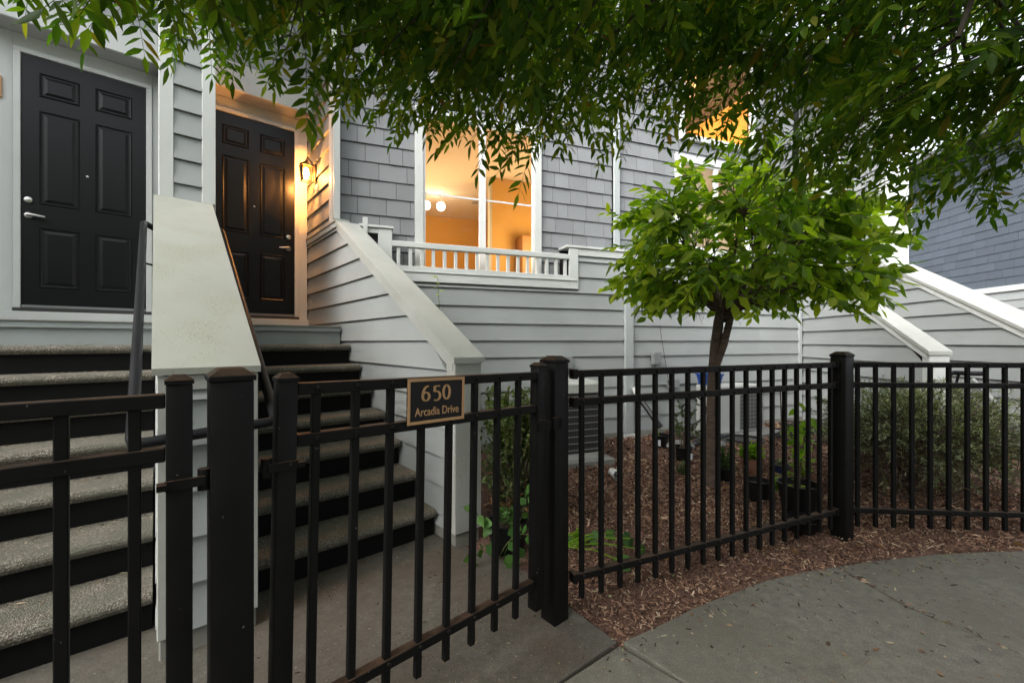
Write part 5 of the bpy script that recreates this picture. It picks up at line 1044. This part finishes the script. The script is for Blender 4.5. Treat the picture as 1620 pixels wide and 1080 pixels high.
# shrub and vine behind the address gate
SH = plant('shrub', 'tall dense green shrub between the stair wall and the gate latch post', .02, 3.02, 'shrub')
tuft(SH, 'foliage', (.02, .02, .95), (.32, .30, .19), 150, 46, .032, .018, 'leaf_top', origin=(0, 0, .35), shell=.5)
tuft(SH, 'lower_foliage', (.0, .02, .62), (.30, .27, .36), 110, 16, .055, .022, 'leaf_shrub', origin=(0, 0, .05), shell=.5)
tuft(SH, 'dry_leaves', (.0, .0, .36), (.24, .22, .26), 46, 10, .06, .012, 'leaf_dead', origin=(0, 0, .02), shell=.4)
VN = plant('vine', 'trailing vine with broad pale leaves at the foot of the white stair post', -.10, 2.66, 'vine')
g = Geo(); lf = Leaves()
for pts in (((-.02, .05, .05), (-.10, -.02, .32), (-.16, -.04, .42)), ((.02, .05, .03), (.12, .0, .28), (.28, .0, .15)), ((.0, .05, .03), (-.06, .0, .22), (-.14, -.06, .05)), ((.05, .08, .03), (.2, .02, .36), (.22, -.02, .52)), ((.02, .04, .02), (.1, -.06, .12), (.24, -.05, .05))):
    a, b, c = map(np.array, pts); bp = bez(a, b, c, np.linspace(0, 1, 9)); g.tube([tuple(p) for p in bp], .003, 5, False)
    k = bp[2:]; n_ = len(k); lf.add(k, rv3(n_, .6)+np.array([0, -.2, -.3]), UP*.5+np.array([0, -.9, 0])+rv3(n_, .4), rng.uniform(.06, .10, n_), rng.uniform(.05, .075, n_), .08, .12, False, (.34, .66, .7))
link('foliage', lf.mesh('foliage'), 'leaf_broad', VN.root); link('stems', g.mesh('stems', True), 'leaf_shrub', VN.root)
# squash-like plant under the first fence panel
SQ = plant('squash_plant', 'low plant with big round green leaves under the fence rail', .56, 2.66)
g = Geo(); lf = Leaves()
def round_leaf(p, nrm, r, rot):
    nrm = unit(np.array(nrm, float)); s = unit(np.cross(nrm, [.3, 1, .2])); t = np.cross(nrm, s); v = [p]; m_ = 22
    for i in range(m_+1):
        a = .28+(6.28-.56)*i/m_+rot; q = r*(1+.10*math.cos(5*(a-rot))+.03*math.cos(13*a)); v.append(p+s*math.cos(a)*q+t*math.sin(a)*q+nrm*(.035*math.cos(3*a)*r/.1*.4-.02))
    lf._push(np.array(v)[None], [(0, i+1, i+2) for i in range(m_)])
for p, nrm, r in (((-.03, .02, .16), (-.2, -.9, .4), .045), ((.09, .07, .17), (.3, -.6, .8), .04), ((.13, -.06, .05), (.1, -.8, .5), .055), ((.20, .06, .14), (.5, -.7, .5), .05), ((.27, .02, .09), (.5, -.7, .4), .042), ((-.20, .12, .10), (-.3, -.6, .6), .035)):
    p = np.array(p); round_leaf(p, nrm, r, rng.uniform(0, 6.28)); g.tube([(-.25, .0, .12), tuple((p+np.array([-.25, 0, .12]))/2+UP*.03), tuple(p)], .004, 5, False)
link('foliage', lf.mesh('foliage'), 'leaf_broad', SQ.root); link('stems', g.mesh('stems', True), 'leaf_lime', SQ.root)
# grey needle-leaved shrub at the right
RS = plant('grey_shrub', 'sprawling grey-green needle-leaved shrub behind the right fence panel', 3.75, 3.95, 'shrub')
lf = Leaves(); g = Geo()
for i in range(620):
    a = rng.uniform(0, 6.28); th = rng.uniform(-.95, 1.3); v_ = np.array([math.cos(a)*math.cos(th), math.sin(a)*math.cos(th), math.sin(th)])
    s0 = np.array([rng.normal(.05, .25), rng.normal(0, .15), rng.uniform(.25, .55)]); e = np.array([.12, 0, .55])+v_*np.array([1.1, .72, .54])*rng.uniform(.7, 1.05)
    if e[0] < -.55: e[2] = max(e[2], .42+.2*rng.random()) 
    if e[2] < .06: e[2] = .06
    if e[1] < -.74: e[1] = -.74
    m_ = (s0+e)/2+UP*.12+rv3(1, .05)[0]; pts = bez(s0, m_, e, np.linspace(0, 1, 7)); g.tube([tuple(p) for p in pts], list(np.linspace(.005, .0015, 7)), 4, False)
    n_ = 40; t = rng.uniform(.4, 1, n_); bp = bez(s0, m_, e, t); tg = unit(e-m_); D = tg*.75+rng.normal(0, .5, (n_, 3)); lf.add(bp, D, UP+rv3(n_, .6), rng.uniform(.032, .062, n_), rng.uniform(.006, .010, n_), .1, .1, True)
link('foliage', lf.mesh('foliage'), 'leaf_grey', RS.root)
for i in range(420):
    s0 = np.array([rng.normal(0, .40), rng.normal(-.05, .25), rng.uniform(.05, .55)]); e = s0+rv3(1, .22)[0]; e[2] = max(.04, e[2]); m_ = (s0+e)/2+rv3(1, .06)[0]; g.tube([tuple(p) for p in bez(s0, m_, e, np.linspace(0, 1, 5))], .0028, 4, False)
g.tube([(0, 0, -.03), (.02, .0, .2), (.1, .05, .45)], [.035, .03, .02], 8); g.tube([(0, 0, .1), (-.25, -.05, .35), (-.55, -.05, .52)], [.025, .018, .01], 7); g.tube([(0, 0, .1), (.3, -.1, .3), (.6, -.2, .4)], [.025, .018, .01], 7)
link('stems', g.mesh('stems', True), 'bark_cherry', RS.root)
dl = Leaves(); n_ = 1500; dl.add(np.stack([rng.normal(0, .42, n_), rng.normal(-.08, .25, n_), rng.uniform(.05, .58, n_)], 1), rv3(n_), rv3(n_), rng.uniform(.02, .05, n_), rng.uniform(.006, .012, n_), .1, .2, True); link('dry_leaves', dl.mesh('dry_leaves'), 'leaf_dead', RS.root)
# sprig behind the stair cap, weeds
SPg = plant('weed_sprig', 'thin leafy sprig rising behind the sloping white stair cap', -.71, 4.02)
g = Geo(); pts = bez(np.array([.05, .1, -.02]), np.array([.05, 0, 1.3]), np.array([.0, 0, 2.02]), np.linspace(0, 1, 12)); g.tube([tuple(p) for p in pts], list(np.linspace(.006, .002, 12)), 5, False)
pt2 = bez(np.array([.05, .05, 1.3]), np.array([.1, 0, 1.66]), np.array([.10, -.02, 1.56]), np.linspace(0, 1, 8)); g.tube([tuple(p) for p in pt2], .002, 4, False)
lf = Leaves(); k = np.concatenate([bez(np.array([.05, .1, -.02]), np.array([.05, 0, 1.3]), np.array([.0, 0, 2.02]), np.linspace(.45, 1, 26)), pt2[3:]]); n_ = len(k); a = np.arange(n_)*2.4; lf.add(k, np.stack([np.cos(a), np.sin(a), .3+0*a], 1), UP+rv3(n_, .3), rng.uniform(.03, .065, n_), rng.uniform(.018, .034, n_), .1, .15)
link('foliage', lf.mesh('foliage'), 'leaf_small', SPg.root); link('stems', g.mesh('stems', True), 'leaf_shrub', SPg.root)
for x, y, r, lab in ((1.80, 4.42, .11, 'small grassy weed left of the tree trunk in the mulch'), (2.33, 5.0, .16, 'low leafy clump behind the tree trunk'), (2.50, 3.98, .09, 'tiny yellow-green weed between the black pots'), (.45, 2.9, .07, 'tiny weed beside the latch post behind the fence')):
    WD = plant('weed', lab, x, y); tuft(WD, 'foliage', (0, 0, r*.8), (r, r, r*.8), 22, 10, .035, .012, 'leaf_shrub' if r > .1 else 'leaf_lime', origin=(0, 0, .01))
TWg = plant('bare_twig', 'single thin bare twig standing left of the tree trunk', 1.62, 4.4); g = Geo(); g.tube([(.1, 0, -.02), (.06, 0, .7), (-.08, 0, 1.58)], [.005, .004, .002], 5); TWg.geo('stem', g, 'brown_stem')

# ------------------------------------------------------------------ wood chips and litter
def chips(n, xr, yr, ls, ws, z0, name, m, lab, cat, keep=None, tilt=.45):
    X = rng.uniform(*xr, n); Y = rng.uniform(*yr, n)
    k = np.ones(n, bool)
    if keep is not None: k = keep(X, Y)
    X, Y = X[k], Y[k]; n = len(X); a = rng.uniform(0, 6.283, n); D = np.stack([np.cos(a), np.sin(a), rng.normal(0, tilt, n)], 1); D = unit(D); Nn = unit(UP+rng.normal(0, tilt, (n, 3))); S = unit(np.cross(D, Nn)); Nn = np.cross(S, D)
    L = (rng.uniform(0, 1, n)**1.8*(ls[1]-ls[0])+ls[0])[:, None]; W = rng.uniform(*ws, n)[:, None]; Tk = W*.35
    Z = z0(X, Y); P = np.stack([X, Y, Z], 1); v = []
    for sx, sy, sz in ((-1, -1, -1), (1, -.6, -1), (1, .7, -1), (-1, 1, -1), (-.92, -1, 1), (.9, -.6, 1), (.94, .7, 1), (-.9, .9, 1)): v.append(P+D*L*.5*sx+S*W*.5*sy+Nn*Tk*.5*sz)
    return np.stack(v, 1)
bh = np.vectorize(bed_h)
conc = [wk, S2, S3, S4, S1]
def in_bed(X, Y):
    k = np.ones(len(X), bool)
    for p in conc: k &= ~inside(p, X, Y)
    Mv = X*FM.V[0]+Y*FM.V[1]; Au = X*FA.U[0]+Y*FA.U[1]; Av = X*FA.V[0]+Y*FA.V[1]
    return k & (Mv < VF) & ~((Au < 1.60) & (Av > 1.9))
zb = lambda X, Y: bh(X, Y)-.012+rng.uniform(0, .022, len(X))
mc = Leaves()
for n, xr, yr, ls, ws in ((24000, (.2, 4.6), (1.95, 3.4), (.009, .048), (.003, .009)), (15000, (-.2, 4.8), (3.2, 5.0), (.018, .07), (.005, .015)), (9000, (.8, 6.5), (4.8, 8.0), (.03, .09), (.008, .022))):
    mc._push(chips(n, xr, yr, ls, ws, zb, '', '', '', '', in_bed), BOXF)
tag(link('wood_chips', mc.mesh('wood_chips'), 'bark_chip'), 'loose red-brown wood chips covering the planting bed', 'mulch', kind='stuff')
lt = Leaves()
on = lambda X, Y: inside(S2, X, Y) | inside(S3, X, Y) | inside(S1, X, Y)
lt._push(chips(420, (.3, 3.8), (1.4, 2.85), (.006, .028), (.002, .006), lambda X, Y: 0*X+.004, '', '', '', '', on, .06), BOXF)
edge_near = lambda X, Y: on(X, Y) & ~inside([(x+.02, y-.16) for x, y in S2], X, Y) & ~inside([(x, y-.16) for x, y in S3], X, Y)
lt._push(chips(1500, (.4, 4.2), (1.8, 2.86), (.008, .035), (.003, .007), lambda X, Y: 0*X+.005, '', '', '', '', edge_near, .08), BOXF)
lt._push(chips(260, (-1.2, .5), (1.2, 2.9), (.005, .022), (.002, .006), lambda X, Y: 0*X+.008, '', '', '', '', lambda X, Y: inside(wk, X, Y), .06), BOXF)
# debris at the back of the treads
for i in range(7):
    n_ = 46; u = np.concatenate([rng.uniform(-1.5, -.05, n_), rng.uniform(.45, 1.5, 14)]); v_ = 2.68+RUN*i+.30-np.abs(rng.normal(0, .035, len(u))); W_ = np.array([FA.w(a, b, 0) for a, b in zip(u, v_)])
    nn = len(u); a = rng.uniform(0, 6.28, nn); D = np.stack([np.cos(a), np.sin(a), rng.normal(0, .1, nn)], 1); P = W_+UP*(RISE*(i+1)+.006); lt.add(P, D, UP+rv3(nn, .3), rng.uniform(.015, .06, nn), rng.uniform(.004, .010, nn), .2, .1, True)
n_ = 70; P = np.stack([rng.uniform(.5, 3.4, n_), rng.uniform(1.5, 2.7, n_), np.full(n_, .007)], 1); lt.add(P, np.stack([rng.normal(0, 1, n_), rng.normal(0, 1, n_), 0*P[:, 0]], 1), UP+rv3(n_, .2), rng.uniform(.022, .045, n_), rng.uniform(.007, .02, n_), .25, -.12)
tag(link('leaf_litter', lt.mesh('leaf_litter'), 'litter'), 'scattered dry leaf bits on the concrete and steps', 'litter', kind='stuff')
dl = Leaves(); n_ = 60; P = np.stack([rng.uniform(.4, 3.6, n_), rng.uniform(2.3, 5.2, n_), np.zeros(n_)], 1); P[:, 2] = bh(P[:, 0], P[:, 1])+.016; P = P[in_bed(P[:, 0], P[:, 1])]; n_ = len(P)
dl.add(P, np.stack([rng.normal(0, 1, n_), rng.normal(0, 1, n_), 0*P[:, 0]], 1), UP+rv3(n_, .3), rng.uniform(.05, .09, n_), rng.uniform(.02, .04, n_), .2, .1)
tag(link('fallen_leaves', dl.mesh('fallen_leaves'), 'leaf_dead'), 'dry tan leaves fallen on the wood chips', 'leaves', kind='stuff')
